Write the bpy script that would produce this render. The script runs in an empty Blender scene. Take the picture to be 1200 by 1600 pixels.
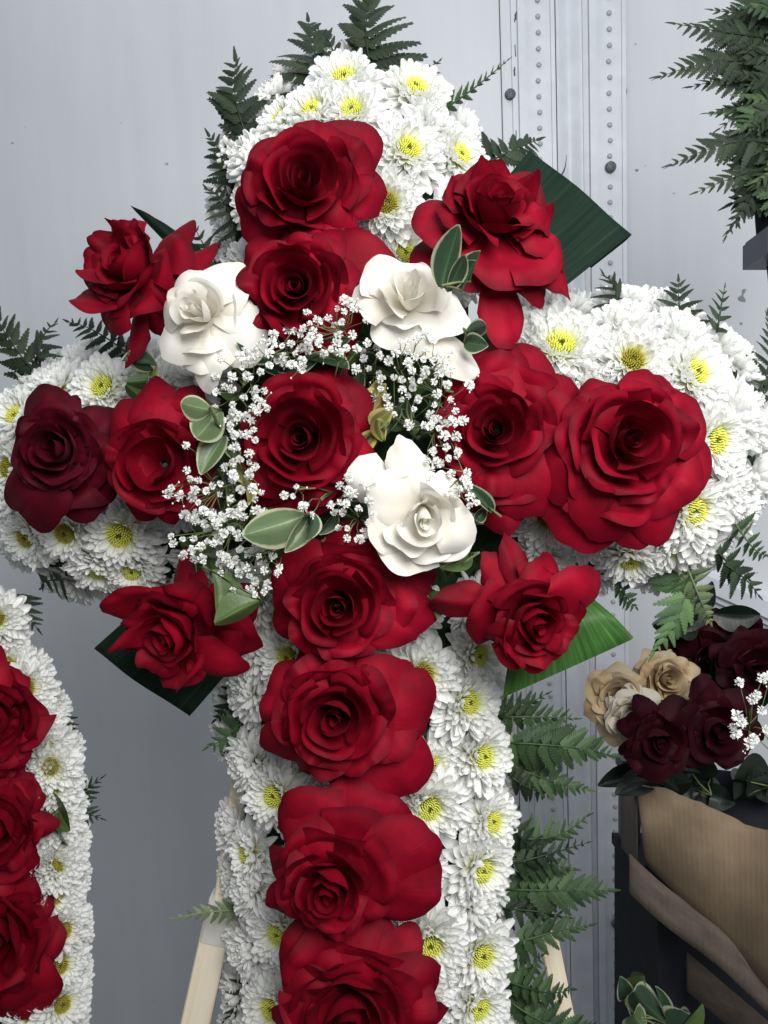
import bpy, math, random
import numpy as np
from mathutils import Vector, Matrix, Euler, noise
PI = math.pi
R_ = math.radians
sc = bpy.context.scene
C = sc.collection

# ------------------------------------------------------------------ camera, world, lights, exposure
F = 1400.0                      # focal length in photograph pixels (1200 x 1600)
M = Matrix.Translation((0, 0, 1.45)) @ Matrix.Rotation(R_(-9), 4, 'X') @ Matrix.Rotation(R_(2.75), 4, 'Y')
MR = M.to_3x3()
cam = bpy.data.objects.new('camera', bpy.data.cameras.new('camera'))
C.objects.link(cam)
cam.data.sensor_fit = 'VERTICAL'
cam.data.angle = 2 * math.atan(800 / F)
cam.data.clip_start = 0.02
cam.data.clip_end = 100
cam.matrix_world = M @ Matrix.Rotation(R_(90), 4, 'X')
sc.camera = cam

w = bpy.data.worlds.new('World'); sc.world = w
w.use_nodes = True
w.node_tree.nodes['Background'].inputs[0].default_value = (0.90, 0.95, 1.0, 1)
w.node_tree.nodes['Background'].inputs[1].default_value = 0.31

def area(name, loc, target, sx, sy, power, col, spread=PI):
    l = bpy.data.lights.new(name, 'AREA'); l.shape = 'RECTANGLE'; l.size = sx; l.size_y = sy
    l.energy = power; l.color = col
    o = bpy.data.objects.new(name, l); C.objects.link(o)
    o.location = loc
    l.spread = spread
    o.rotation_euler = (Vector(target) - Vector(loc)).to_track_quat('-Z', 'Y').to_euler()
    return o
area('door_daylight', (0.35, -0.18, 1.92), (0.34, 0.80, 1.40), 0.7, 0.6, 12.6, (1.0, 0.99, 0.965), R_(125))
area('roof_daylight', (-0.05, 1.05, 2.75), (0.05, 1.4, 1.0), 1.6, 0.7, 6, (0.86, 0.92, 1.0))
sc.view_settings.view_transform = 'Standard'
sc.view_settings.look = 'None'
sc.view_settings.gamma = 1
sc.view_settings.exposure = 0.0
sc.cycles.max_bounces = 7
sc.cycles.diffuse_bounces = 4
sc.cycles.transmission_bounces = 4
sc.cycles.transparent_max_bounces = 4
sc.cycles.use_denoising = True

# ------------------------------------------------------------------ placing helpers
def at(px, py, D=0.70):
    """a point of the place seen at photograph pixel (px,py), D metres away"""
    return M @ Vector(((px - 600) / F * D, D, -(py - 800) / F * D))
def ray_y(px, py, Y):
    o = M.translation; d = MR @ Vector(((px - 600) / F, 1, -(py - 800) / F))
    return o + d * ((Y - o.y) / d.y)
def ray_x(px, py, X):
    o = M.translation; d = MR @ Vector(((px - 600) / F, 1, -(py - 800) / F))
    return o + d * ((X - o.x) / d.x)

# ------------------------------------------------------------------ object helpers
def mesh(name, verts, faces, mats, uv=None, attr=None, smooth=True, mat_idx=None):
    me = bpy.data.meshes.new(name)
    me.from_pydata([tuple(v) for v in verts], [], faces)
    for m in (mats if isinstance(mats, (list, tuple)) else [mats]): me.materials.append(m)
    if smooth: me.polygons.foreach_set('use_smooth', [True] * len(me.polygons))
    if mat_idx is not None: me.polygons.foreach_set('material_index', mat_idx)
    if uv is not None:
        l = me.uv_layers.new(name='UVMap')
        idx = np.empty(len(me.loops), dtype=np.int32); me.loops.foreach_get('vertex_index', idx)
        l.data.foreach_set('uv', np.asarray(uv, dtype=np.float32)[idx].ravel())
    if attr is not None:
        for k, vals in attr.items():
            a = me.attributes.new(k, 'FLOAT', 'POINT'); a.data.foreach_set('value', np.asarray(vals, dtype=np.float32))
    me.update()
    return me
def obj(name, data, parent=None, kind=None, mw=None):
    o = bpy.data.objects.new(name, data); C.objects.link(o)
    if mw is not None: o.matrix_basis = mw
    if parent is not None: o.parent = parent
    if kind: o['kind'] = kind
    return o
def tag(o, label, cat, group=None):
    o['label'] = label; o['category'] = cat
    if group: o['group'] = group
    return o
def thing(name, mw, label, cat, group=None):
    o = bpy.data.objects.new(name, None); C.objects.link(o)
    o.empty_display_size = 0.01
    o.matrix_basis = mw
    return tag(o, label, cat, group)
class MB:
    def __init__(s): s.v = []; s.f = []; s.m = []
    def add(s, v, f, m=0):
        n = len(s.v); s.v += [Vector(p) for p in v]; s.f += [tuple(i + n for i in q) for q in f]; s.m += [m] * len(f)
    def box(s, a, b, mi=0):
        x0, y0, z0 = a; x1, y1, z1 = b
        v = [(x0,y0,z0),(x1,y0,z0),(x1,y1,z0),(x0,y1,z0),(x0,y0,z1),(x1,y0,z1),(x1,y1,z1),(x0,y1,z1)]
        s.add(v, [(0,3,2,1),(4,5,6,7),(0,1,5,4),(1,2,6,5),(2,3,7,6),(3,0,4,7)], mi)
    def tube(s, pts, rad, n=5, mi=0):
        pts = [Vector(p) for p in pts]; rings = []
        for i, p in enumerate(pts):
            d = (pts[min(i + 1, len(pts) - 1)] - pts[max(i - 1, 0)]).normalized()
            a = d.orthogonal().normalized(); b = d.cross(a)
            r = rad[i] if isinstance(rad, (list, tuple)) else rad
            rings.append([p + (a * math.cos(2*PI*k/n) + b * math.sin(2*PI*k/n)) * r for k in range(n)])
        v = [q for r in rings for q in r]; f = []
        for i in range(len(pts) - 1):
            for k in range(n):
                f.append((i*n+k, i*n+(k+1) % n, (i+1)*n+(k+1) % n, (i+1)*n+k))
        f.append(tuple(range(n))[::-1]); f.append(tuple((len(pts)-1)*n + k for k in range(n)))
        s.add(v, f, mi)
    def mesh(s, name, mats, smooth=True): return mesh(name, s.v, s.f, mats, smooth=smooth, mat_idx=s.m)

# ------------------------------------------------------------------ materials
def newmat(name):
    m = bpy.data.materials.new(name); m.use_nodes = True
    nt = m.node_tree; return m, nt, nt.nodes['Principled BSDF'], nt.nodes['Material Output']
def N(nt, t, **kw):
    n = nt.nodes.new(t)
    for k, v in kw.items(): setattr(n, k, v)
    return n
def ramp(nt, fac, stops):
    r = N(nt, 'ShaderNodeValToRGB'); e = r.color_ramp.elements
    while len(e) < len(stops): e.new(0.5)
    for q, (p, c) in zip(e, stops): q.position = p; q.color = (*c, 1)
    nt.links.new(fac, r.inputs[0]); return r.outputs[0]
def noise_n(nt, scale, detail=3, vec=None, rough=0.5):
    n = N(nt, 'ShaderNodeTexNoise'); n.inputs['Scale'].default_value = scale; n.inputs['Detail'].default_value = detail
    n.inputs['Roughness'].default_value = rough
    if vec is not None: nt.links.new(vec, n.inputs['Vector'])
    return n.outputs['Fac']
def bump(nt, bs, h, strength, dist):
    b = N(nt, 'ShaderNodeBump'); b.inputs['Strength'].default_value = strength; b.inputs['Distance'].default_value = dist
    nt.links.new(h, b.inputs['Height']); nt.links.new(b.outputs[0], bs.inputs['Normal']); return b
def translucent(nt, bs, out, col_socket, amount, col=None):
    t = N(nt, 'ShaderNodeBsdfTranslucent')
    if col_socket is not None: nt.links.new(col_socket, t.inputs[0])
    if col is not None: t.inputs[0].default_value = (*col, 1)
    mx = N(nt, 'ShaderNodeMixShader'); mx.inputs[0].default_value = amount
    nt.links.new(bs.outputs[0], mx.inputs[1]); nt.links.new(t.outputs[0], mx.inputs[2]); nt.links.new(mx.outputs[0], out.inputs[0])
def stretched_uv(nt, sx, sy):
    uv = N(nt, 'ShaderNodeUVMap'); mp = N(nt, 'ShaderNodeMapping'); mp.inputs['Scale'].default_value = (sx, sy, 1)
    nt.links.new(uv.outputs[0], mp.inputs[0]); return mp.outputs[0]

def rose_mat(name, dark, mid, light, sheen, trans=0.12, veins=0.3, vm=0.22, edge=0.8, basec=(.9, .9, .9)):
    m, nt, bs, out = newmat(name)
    tc = N(nt, 'ShaderNodeTexCoord')
    f = noise_n(nt, 38, 3, tc.outputs['Object'])
    col = ramp(nt, f, [(0.28, dark), (0.52, mid), (0.75, light)])
    st = stretched_uv(nt, 55, 2.2)
    vf = noise_n(nt, 1.0, 4, st)
    mx = N(nt, 'ShaderNodeMix', data_type='RGBA', blend_type='MULTIPLY'); mx.inputs[0].default_value = vm
    nt.links.new(col, mx.inputs[6]); nt.links.new(ramp(nt, vf, [(0.3, (0.6,)*3), (0.6, (1.0,)*3)]), mx.inputs[7])
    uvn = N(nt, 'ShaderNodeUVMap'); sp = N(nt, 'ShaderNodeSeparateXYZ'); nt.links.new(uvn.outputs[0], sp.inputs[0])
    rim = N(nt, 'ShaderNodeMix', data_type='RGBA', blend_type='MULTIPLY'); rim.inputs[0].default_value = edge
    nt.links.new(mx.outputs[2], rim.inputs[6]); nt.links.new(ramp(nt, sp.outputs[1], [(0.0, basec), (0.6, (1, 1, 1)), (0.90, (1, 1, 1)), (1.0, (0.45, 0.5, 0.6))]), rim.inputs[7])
    oi = N(nt, 'ShaderNodeObjectInfo'); hs = N(nt, 'ShaderNodeHueSaturation'); mr = N(nt, 'ShaderNodeMapRange')
    nt.links.new(oi.outputs['Random'], mr.inputs[0]); mr.inputs[3].default_value = 1 - .2 * edge; mr.inputs[4].default_value = 1 + .2 * edge
    nt.links.new(mr.outputs[0], hs.inputs['Value']); nt.links.new(rim.outputs[2], hs.inputs['Color']); csk = hs.outputs[0]
    nt.links.new(csk, bs.inputs['Base Color'])
    bs.inputs['Roughness'].default_value = 0.62
    bs.inputs['Specular IOR Level'].default_value = 0.09
    bs.inputs['Sheen Weight'].default_value = sheen[0]; bs.inputs['Sheen Roughness'].default_value = 0.45
    bs.inputs['Sheen Tint'].default_value = (*sheen[1], 1)
    bump(nt, bs, vf, veins, 0.0007)
    translucent(nt, bs, out, csk, trans)
    return m
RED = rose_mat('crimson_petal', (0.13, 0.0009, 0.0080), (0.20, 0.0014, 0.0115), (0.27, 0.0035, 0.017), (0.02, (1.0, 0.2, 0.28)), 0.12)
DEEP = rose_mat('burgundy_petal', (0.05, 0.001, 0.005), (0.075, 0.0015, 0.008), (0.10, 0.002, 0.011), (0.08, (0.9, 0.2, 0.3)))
SHADE = rose_mat('shaded_burgundy_petal', (0.012, 0.0010, 0.003), (0.022, 0.0013, 0.0045), (0.04, 0.0025, 0.008), (0.06, (0.9, 0.2, 0.3)))  # dark roses, deepened further: the box's deep shadow is in the petal colour
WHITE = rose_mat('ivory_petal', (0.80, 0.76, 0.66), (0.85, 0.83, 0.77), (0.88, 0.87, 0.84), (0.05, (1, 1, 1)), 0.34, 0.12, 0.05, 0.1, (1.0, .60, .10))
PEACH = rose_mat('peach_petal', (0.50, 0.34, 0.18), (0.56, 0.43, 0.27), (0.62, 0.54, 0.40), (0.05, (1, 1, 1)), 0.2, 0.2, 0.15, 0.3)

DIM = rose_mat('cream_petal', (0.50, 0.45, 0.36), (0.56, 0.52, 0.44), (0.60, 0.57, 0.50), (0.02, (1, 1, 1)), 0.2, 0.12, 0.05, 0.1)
def mum_mat():
    m, nt, bs, out = newmat('chrysanthemum_petal')
    a = N(nt, 'ShaderNodeAttribute', attribute_name='along')
    col = ramp(nt, a.outputs['Fac'], [(0.0, (0.74, 0.74, 0.16)), (0.18, (0.84, 0.84, 0.52)), (0.42, (0.91, 0.92, 0.89)), (1.0, (0.93, 0.93, 0.93))])
    nt.links.new(col, bs.inputs['Base Color'])
    bs.inputs['Roughness'].default_value = 0.5; bs.inputs['Specular IOR Level'].default_value = 0.3
    v = noise_n(nt, 1.0, 2, stretched_uv(nt, 9, 0.8)); bump(nt, bs, v, 0.25, 0.0005)
    translucent(nt, bs, out, col, 0.40)
    return m
MUM = mum_mat()
def simple(name, col, rough=0.6, var=0.0, scale=60, spec=0.3, bmp=0.0, trans=0, metallic=0, each=0.0):
    m, nt, bs, out = newmat(name)
    tc = N(nt, 'ShaderNodeTexCoord')
    f = noise_n(nt, scale, 5, tc.outputs['Object'])
    lo = tuple(c * (1 - var) for c in col); hi = tuple(min(1, c * (1 + var)) for c in col)
    cs = ramp(nt, f, [(0.3, lo), (0.7, hi)])
    if each:
        oi = N(nt, 'ShaderNodeObjectInfo'); hs = N(nt, 'ShaderNodeHueSaturation'); mr = N(nt, 'ShaderNodeMapRange')
        nt.links.new(oi.outputs['Random'], mr.inputs[0]); mr.inputs[3].default_value = 1 - each; mr.inputs[4].default_value = 1 + each
        mh = N(nt, 'ShaderNodeMapRange'); nt.links.new(oi.outputs['Random'], mh.inputs[0]); mh.inputs[3].default_value = .515; mh.inputs[4].default_value = .475
        nt.links.new(mr.outputs[0], hs.inputs['Value']); nt.links.new(mh.outputs[0], hs.inputs['Hue']); nt.links.new(cs, hs.inputs['Color']); cs = hs.outputs[0]
    nt.links.new(cs, bs.inputs['Base Color'])
    bs.inputs['Roughness'].default_value = rough; bs.inputs['Specular IOR Level'].default_value = spec
    bs.inputs['Metallic'].default_value = metallic
    if bmp: bump(nt, bs, f, bmp, 0.002)
    if trans: translucent(nt, bs, out, cs, trans)
    return m
DISC = simple('yellow_floret', (0.74, 0.76, 0.14), 0.6, 0.25, 300, trans=0.15)
DISC2 = simple('olive_floret', (0.42, 0.37, 0.05), 0.6, 0.25, 300, trans=0.15)
DISC_IN = simple('green_floret_heart', (0.16, 0.16, 0.03), 0.8, 0.3, 300)
BREATH = simple('gypsophila_petal', (0.86, 0.87, 0.85), 0.55, 0.03, 200, trans=0.25)
SHOOT = simple('thin_green_shoot', (0.12, 0.15, 0.06), 0.6, 0.3, 120)
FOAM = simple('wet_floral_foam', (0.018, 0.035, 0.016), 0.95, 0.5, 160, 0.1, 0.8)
FERN_D = simple('dark_fern', (0.014, 0.029, 0.012), 0.5, 0.35, 70, 0.35, 0.3, 0.15, each=0.4)
FERN_M = simple('mid_fern', (0.040, 0.082, 0.032), 0.48, 0.35, 70, 0.4, 0.3, 0.2, each=0.4)
FERN_L = simple('fresh_fern', (0.085, 0.17, 0.065), 0.48, 0.3, 70, 0.4, 0.3, 0.22, each=0.4)
FERN_Y = simple('pale_fern', (0.15, 0.21, 0.10), 0.5, 0.3, 70, 0.4, 0.3, 0.22, each=0.4)

def broad_mat(name, base, lite, cream, edge0=0.79):
    m, nt, bs, out = newmat(name)
    tc = N(nt, 'ShaderNodeTexCoord')
    e = N(nt, 'ShaderNodeAttribute', attribute_name='edge')
    f = noise_n(nt, 95, 3, tc.outputs['Object'])
    g = ramp(nt, f, [(0.3, base), (0.7, lite)])
    add = N(nt, 'ShaderNodeMath', operation='MULTIPLY_ADD'); nt.links.new(noise_n(nt, 260, 2, tc.outputs['Object']), add.inputs[0])
    add.inputs[1].default_value = 0.31; nt.links.new(e.outputs['Fac'], add.inputs[2])
    k = ramp(nt, add.outputs[0], [(edge0 + 0.16, (0, 0, 0)), (edge0 + 0.21, (1, 1, 1))])
    mx = N(nt, 'ShaderNodeMix', data_type='RGBA'); nt.links.new(k, mx.inputs[0]); nt.links.new(g, mx.inputs[6]); mx.inputs[7].default_value = (*cream, 1)
    rib = N(nt, 'ShaderNodeAttribute', attribute_name='rib')
    m2 = N(nt, 'ShaderNodeMix', data_type='RGBA'); nt.links.new(ramp(nt, rib.outputs['Fac'], [(0.0, (0.6,)*3), (0.06, (0.0,)*3)]), m2.inputs[0])
    nt.links.new(mx.outputs[2], m2.inputs[6]); m2.inputs[7].default_value = (*[min(1, c * 2.2) for c in lite], 1)
    nt.links.new(m2.outputs[2], bs.inputs['Base Color'])
    bs.inputs['Roughness'].default_value = 0.42; bs.inputs['Specular IOR Level'].default_value = 0.4
    v = noise_n(nt, 1.0, 3, stretched_uv(nt, 6, 14)); bump(nt, bs, v, 0.25, 0.001)
    translucent(nt, bs, out, m2.outputs[2], 0.12)
    return m
PIT = broad_mat('variegated_leaf', (0.075, 0.12, 0.055), (0.12, 0.17, 0.08), (0.36, 0.38, 0.24))
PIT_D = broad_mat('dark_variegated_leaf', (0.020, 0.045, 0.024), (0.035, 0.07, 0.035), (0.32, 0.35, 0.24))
PIT_Y = broad_mat('yellowish_leaf', (0.16, 0.17, 0.05), (0.26, 0.25, 0.08), (0.50, 0.45, 0.16), 0.55)
LEAF_BLACK = broad_mat('shade_black_leaf', (0.008, 0.014, 0.010), (0.014, 0.022, 0.015), (0.02, 0.03, 0.02), 1.2)  # leaf colour blackened to carry the shade behind the boxed roses
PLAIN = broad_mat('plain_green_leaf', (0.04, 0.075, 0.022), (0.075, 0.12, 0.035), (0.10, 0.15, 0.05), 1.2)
def aspi_mat(name, base, lite, gloss=0.2):
    m, nt, bs, out = newmat(name)
    st = stretched_uv(nt, 30, 0.8)
    f = noise_n(nt, 1.0, 3, st)
    nt.links.new(ramp(nt, f, [(0.3, base), (0.62, lite), (0.80, tuple(c * 2.0 for c in lite))]), bs.inputs['Base Color'])
    bs.inputs['Roughness'].default_value = 0.45 if gloss > .1 else 0.62; bs.inputs['Specular IOR Level'].default_value = gloss
    bump(nt, bs, f, 0.7, 0.0018)
    return m
ASP_D = aspi_mat('dark_broad_leaf', (0.005, 0.012, 0.008), (0.009, 0.020, 0.013), 0.05)
ASP_G = aspi_mat('green_broad_leaf', (0.022, 0.065, 0.014), (0.042, 0.115, 0.024))

def wall_mat():
    m, nt, bs, out = newmat('white_painted_panel')
    tc = N(nt, 'ShaderNodeTexCoord')
    big = noise_n(nt, 2.2, 4, tc.outputs['Object'])
    base = ramp(nt, big, [(0.3, (0.625, 0.65, 0.69)), (0.7, (0.685, 0.705, 0.735))])
    mp = N(nt, 'ShaderNodeMapping'); mp.inputs['Scale'].default_value = (9, 9, 0.7); nt.links.new(tc.outputs['Object'], mp.inputs[0])
    streak = noise_n(nt, 3.0, 5, mp.outputs[0], 0.6)
    m1 = N(nt, 'ShaderNodeMix', data_type='RGBA', blend_type='MULTIPLY'); m1.inputs[0].default_value = 0.8
    nt.links.new(base, m1.inputs[6]); nt.links.new(ramp(nt, streak, [(0.25, (0.92, 0.92, 0.925)), (0.65, (1, 1, 1))]), m1.inputs[7])
    spot = noise_n(nt, 42, 1, tc.outputs['Object'])
    m2 = N(nt, 'ShaderNodeMix', data_type='RGBA', blend_type='MULTIPLY'); m2.inputs[0].default_value = 0.9
    nt.links.new(m1.outputs[2], m2.inputs[6]); nt.links.new(ramp(nt, spot, [(0.205, (0.35, 0.33, 0.32)), (0.23, (1, 1, 1))]), m2.inputs[7])
    nt.links.new(m2.outputs[2], bs.inputs['Base Color'])
    bs.inputs['Roughness'].default_value = 0.42; bs.inputs['Specular IOR Level'].default_value = 0.35
    bump(nt, bs, big, 0.25, 0.02)
    return m
WALL = wall_mat()
RAILM = simple('white_rail_paint', (0.62, 0.65, 0.70), 0.4, 0.06, 30, 0.4, 0.15)
GRIME = simple('grime', (0.10, 0.10, 0.10), 0.9, 0.3, 80)
STUD = simple('grey_stud', (0.33, 0.34, 0.36), 0.45, 0.3, 90, 0.5)
BOLT = simple('dark_bolt', (0.09, 0.10, 0.115), 0.45, 0.5, 300, 0.5, 0.4)
GREYP = simple('grey_metal', (0.06, 0.068, 0.078), 0.5, 0.15, 20, 0.4)
BLACKP = simple('black_plastic', (0.012, 0.014, 0.018), 0.7, 0.2, 30, 0.12)
NAVY = simple('dark_navy_plastic', (0.015, 0.022, 0.04), 0.4, 0.2, 30, 0.4)
FLOORM = simple('dark_floor', (0.10, 0.10, 0.10), 0.8, 0.3, 8)
TAPE = simple('clear_tape', (0.62, 0.60, 0.55), 0.22, 0.06, 40, 0.7, 0.4)
def wood_mat():
    m, nt, bs, out = newmat('pale_pine')
    g = noise_n(nt, 1.0, 5, stretched_uv(nt, 9.0, 0.5), 0.65)
    base = ramp(nt, g, [(0.30, (0.68, 0.56, 0.38)), (0.46, (0.78, 0.69, 0.53)), (0.7, (0.82, 0.75, 0.62))])
    vo = N(nt, 'ShaderNodeTexVoronoi'); vo.inputs['Scale'].default_value = 1.0; nt.links.new(stretched_uv(nt, 1.6, 1.9), vo.inputs['Vector'])
    kn = N(nt, 'ShaderNodeMix', data_type='RGBA'); nt.links.new(ramp(nt, vo.outputs['Distance'], [(0.03, (1, 1, 1)), (0.10, (0, 0, 0))]), kn.inputs[0])
    nt.links.new(base, kn.inputs[6]); kn.inputs[7].default_value = (0.33, 0.18, 0.08, 1)
    nt.links.new(kn.outputs[2], bs.inputs['Base Color'])
    bs.inputs['Roughness'].default_value = 0.6
    bump(nt, bs, g, 0.25, 0.001); return m
WOOD = wood_mat()
def card_mat(name, a, b):
    m, nt, bs, out = newmat(name)
    f = noise_n(nt, 1.0, 6, stretched_uv(nt, 6, 3.5), 0.6); g = N(nt, 'ShaderNodeTexWave'); g.inputs['Scale'].default_value = 9
    nt.links.new(stretched_uv(nt, 1, 0.0), g.inputs['Vector'])
    nt.links.new(ramp(nt, f, [(0.3, a), (0.7, b)]), bs.inputs['Base Color']); bs.inputs['Roughness'].default_value = 0.8
    bump(nt, bs, g.outputs['Fac'], 0.10, 0.001); return m
CARD = card_mat('brown_cardboard', (0.17, 0.120, 0.074), (0.23, 0.168, 0.106))
CARD_D = card_mat('dark_cardboard', (0.06, 0.045, 0.036), (0.11, 0.085, 0.065))  # darker cardboard tone for the side panel and flaps

# ------------------------------------------------------------------ the setting
Y_W = 1.62                                         # back wall of the van
corner = ray_y(978, 600, Y_W)
X_S = corner.x                                     # side wall
zt, zb = 2.9, 0.0
wall = obj('back_wall', mesh('back_wall', [(-2.6, Y_W, zb), (X_S, Y_W, zb), (X_S, Y_W, zt), (-2.6, Y_W, zt),
        (-2.6, Y_W + .04, zb), (X_S, Y_W + .04, zb), (X_S, Y_W + .04, zt), (-2.6, Y_W + .04, zt)],
        [(0,1,2,3), (7,6,5,4), (0,4,5,1), (3,2,6,7), (0,3,7,4)], WALL, smooth=False), kind='structure')
SA = R_(35); SD = Vector((math.cos(SA), -math.sin(SA), 0)); SN = Vector((-math.sin(SA), -math.cos(SA), 0))   # the next panel turns towards the door
P0 = Vector((X_S, Y_W, 0)); P1 = P0 + SD * 1.5
def up(p, z): return (p.x, p.y, z)
side = obj('side_wall', mesh('side_wall', [up(P0, zb), up(P1, zb), up(P1, zt), up(P0, zt), up(P0 - SN * .04, zb), up(P1 - SN * .04, zb), up(P1 - SN * .04, zt), up(P0 - SN * .04, zt)],
        [(0,1,2,3), (7,6,5,4), (1,5,6,2), (3,2,6,7)], WALL, smooth=False), kind='structure')
def ray_s(px, py):
    o = M.translation; d = MR @ Vector(((px - 600) / F, 1, -(py - 800) / F))
    return o + d * ((P0 - o).dot(SN) / d.dot(SN))
floor = obj('floor', mesh('floor', [(-2.6, -1.6, 0), (2.2, -1.6, 0), (2.2, Y_W, 0), (-2.6, Y_W, 0)], [(0,1,2,3)], FLOORM, smooth=False), kind='structure')

# recessed centre strip and the two perforated rails; x taken from where they meet the picture
def prism_x(mb, x0, x1, y0, y1, mi=0): mb.box((x0, y0, zb + .001), (x1, y1, zt - .001), mi)
def rail(pxa, pya):
    xm = ray_y(pxa, pya, Y_W - .008).x
    p = Matrix.Translation((xm, Y_W, 0))
    mb = MB()
    mb.box((-.021, -.008, zb), (.021, -.0005, zt)); mb.box((-.034, -.013, zb), (-.0212, -.0005, zt)); mb.box((.0212, -.011, zb), (.028, -.0005, zt))
    mb.box((-.044, -.005, zb), (-.0342, -.0005, zt))
    r = obj('perforated_rail', mb.mesh('perforated_rail', RAILM, False), wall, mw=p)
    return r, xm
def stud_mesh(rad, h, n=10):
    mb = MB(); v = []; f = []
    for (rr, y) in ((rad, 0), (rad * .97, -h * .7), (rad * .75, -h)):
        v += [(rr * math.cos(2*PI*k/n), y, rr * math.sin(2*PI*k/n)) for k in range(n)]
    for i in range(2):
        for k in range(n): f.append((i*n+k, i*n+(k+1) % n, (i+1)*n+(k+1) % n, (i+1)*n+k))
    f.append(tuple(2*n + k for k in range(n)))
    mb.add(v, f); return mb
sm_stud = stud_mesh(.0044, .0035).mesh('stud', STUD)
sm_bolt = stud_mesh(.0095, .006, 14).mesh('bolt', BOLT)
rng = random.Random(5)
rail_l, xl = rail(843, 200)
rail_r, xr = rail(953, 280)
for r, x in ((rail_l, xl), (rail_r, xr)):
    top = ray_y(900, -25, Y_W).z; bot = ray_y(900, 1625, Y_W).z
    n = int((top - bot) / .0254)
    for i in range(n):
        z = top - i * .0254
        obj('stud', sm_stud, r, mw=Matrix.Translation((0.001 * rng.uniform(-1, 1), -.0081, z)))
for (px, py, r, dx) in ((798, 146, rail_l, None), (972, 142, rail_r, None), (953, 262, rail_r, 0), (964, 1440, rail_r, 0)):
    q = ray_y(px, py, Y_W - .008)
    x = (q.x - (xl if r is rail_l else xr)) if dx is None else 0
    obj('bolt', sm_bolt, r, mw=Matrix.Translation((x, -.0125 if dx is not None else -.001, q.z)))
mb = MB()
for px in (783,):
    x = ray_y(px, 150, Y_W).x; mb.box((x, Y_W - .0012, zb), (x + .0016, Y_W - .0002, zt))
obj('panel_seam', mb.mesh('panel_seam', GRIME, False), wall)
mb = MB(); x0 = ray_y(803, 100, Y_W).x
mb.box((x0, Y_W - .0035, zb), (x0 + .017, Y_W - .0003, zt)); obj('cover_strip', mb.mesh('cover_strip', RAILM, False), wall)
mb = MB()
for i in range(26):                                                    # grime in the corner of the strip
    q = ray_y(803 + rng.uniform(-1.5, 3), rng.uniform(20, 330), Y_W)
    mb.tube([(q.x, Y_W - .0042, q.z), (q.x + rng.uniform(-.001, .001), Y_W - .0042, q.z - rng.uniform(.004, .02))], rng.uniform(.0006, .0018), 4)
obj('grime_streak', mb.mesh('grime_streak', GRIME), wall, kind='stuff')
# shallow channel between the rails: a half-round valley
v = []; f = []; xa, xb = xl + .030, xr - .046; n = 14
for i in range(n + 1):
    t = i / n; x = xa + (xb - xa) * t; y = Y_W - .001 - .010 * (math.cos(2*PI*t) * .5 + .5)
    v += [(x, y, zb), (x, y, zt)]
for i in range(n): f.append((2*i, 2*i+2, 2*i+3, 2*i+1))
obj('channel', mesh('channel', v, f, RAILM), wall)
# rail along the side wall
a = ray_s(1095, 900); b = ray_s(1215, 952); ez = (b - a).normalized(); b = b + ez * .25; a = a - ez * .02
mb = MB()
for (n0, n1, z0, z1) in ((.0005, .026, -.014, .014), (.0005, .014, -.030, -.0145)):
    v = [p + SN * n + Vector((0, 0, z)) for p in (a, b) for n in (n0, n1) for z in (z0, z1)]
    mb.add(v, [(0,1,3,2), (4,6,7,5), (0,4,5,1), (2,3,7,6), (1,5,7,3), (0,2,6,4)])
obj('ledge', mb.mesh('ledge', RAILM, False), side)

# ------------------------------------------------------------------ roses
def rose_petal(seed, phi, Rr, H, half, s, ctrl, curl, kc, spiral, rip, nu=14, nv=11, back=0.0, fold=0.0, kp=2.6, point=0.0):
    rg = random.Random(seed)
    p1, p2, p3 = rg.uniform(0, 6.28), rg.uniform(0, 6.28), rg.uniform(0, 6.28)
    lop = rg.uniform(-.12, .12)
    B = (0.05 * s, 0.0); Cx, Cz = ctrl
    V = []; UV = []; Fc = []
    notch = rg.choice((0, 0, rg.uniform(0.0, 0.05)))
    for j in range(nv + 1):
        for i in range(nu + 1):
            u = -1 + 2 * i / nu; v0 = (j / nv)
            au = abs(u)
            v = v0 * (1 - kc * au ** kp - notch * math.exp(-((u - lop * 3) / .12) ** 2) + 0.02 * math.sin(5 * u + p1) + .009 * math.sin(15 * u + p2) + .005 * math.sin(27 * u + p3) + point * math.exp(-abs(u - lop * 2) / .22))
            b0 = (1 - v) ** 2; b1 = 2 * v * (1 - v); b2 = v * v
            r = b0 * B[0] + b1 * Cx + b2 * Rr; z = b0 * B[1] + b1 * Cz + b2 * H
            sroll = max(0, (v0 - .74) / .26)
            cm = curl * (1 + .5 * math.sin(2.3 * u + p2))
            r += cm * s * sroll ** 2; z -= cm * s * .75 * sroll ** 2.2
            # sides fold back
            z -= back * s * (au ** 2.4) * v * v
            r -= back * .4 * s * (au ** 2.4) * v * v
            # ripple
            w_ = rip * s * v0 ** 3
            z += w_ * (math.sin(4.1 * u + p1) * .6 + math.sin(8.7 * u + p2) * .30)
            r *= 1 + spiral * u
            r += w_ * .7 * math.sin(5.3 * u + p3)
            z += fold * s * math.exp(-((u - lop) / .3) ** 2) * v * v
            ang = phi + (u + lop * v) * half * (1 - .08 * v0)
            V.append((r * math.cos(ang), r * math.sin(ang), z)); UV.append((u * .5 + .5, v0))
    for j in range(nv):
        for i in range(nu):
            k = j * (nu + 1) + i; Fc.append((k, k + 1, k + nu + 2, k + nu + 1))
    return V, Fc, UV

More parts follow.
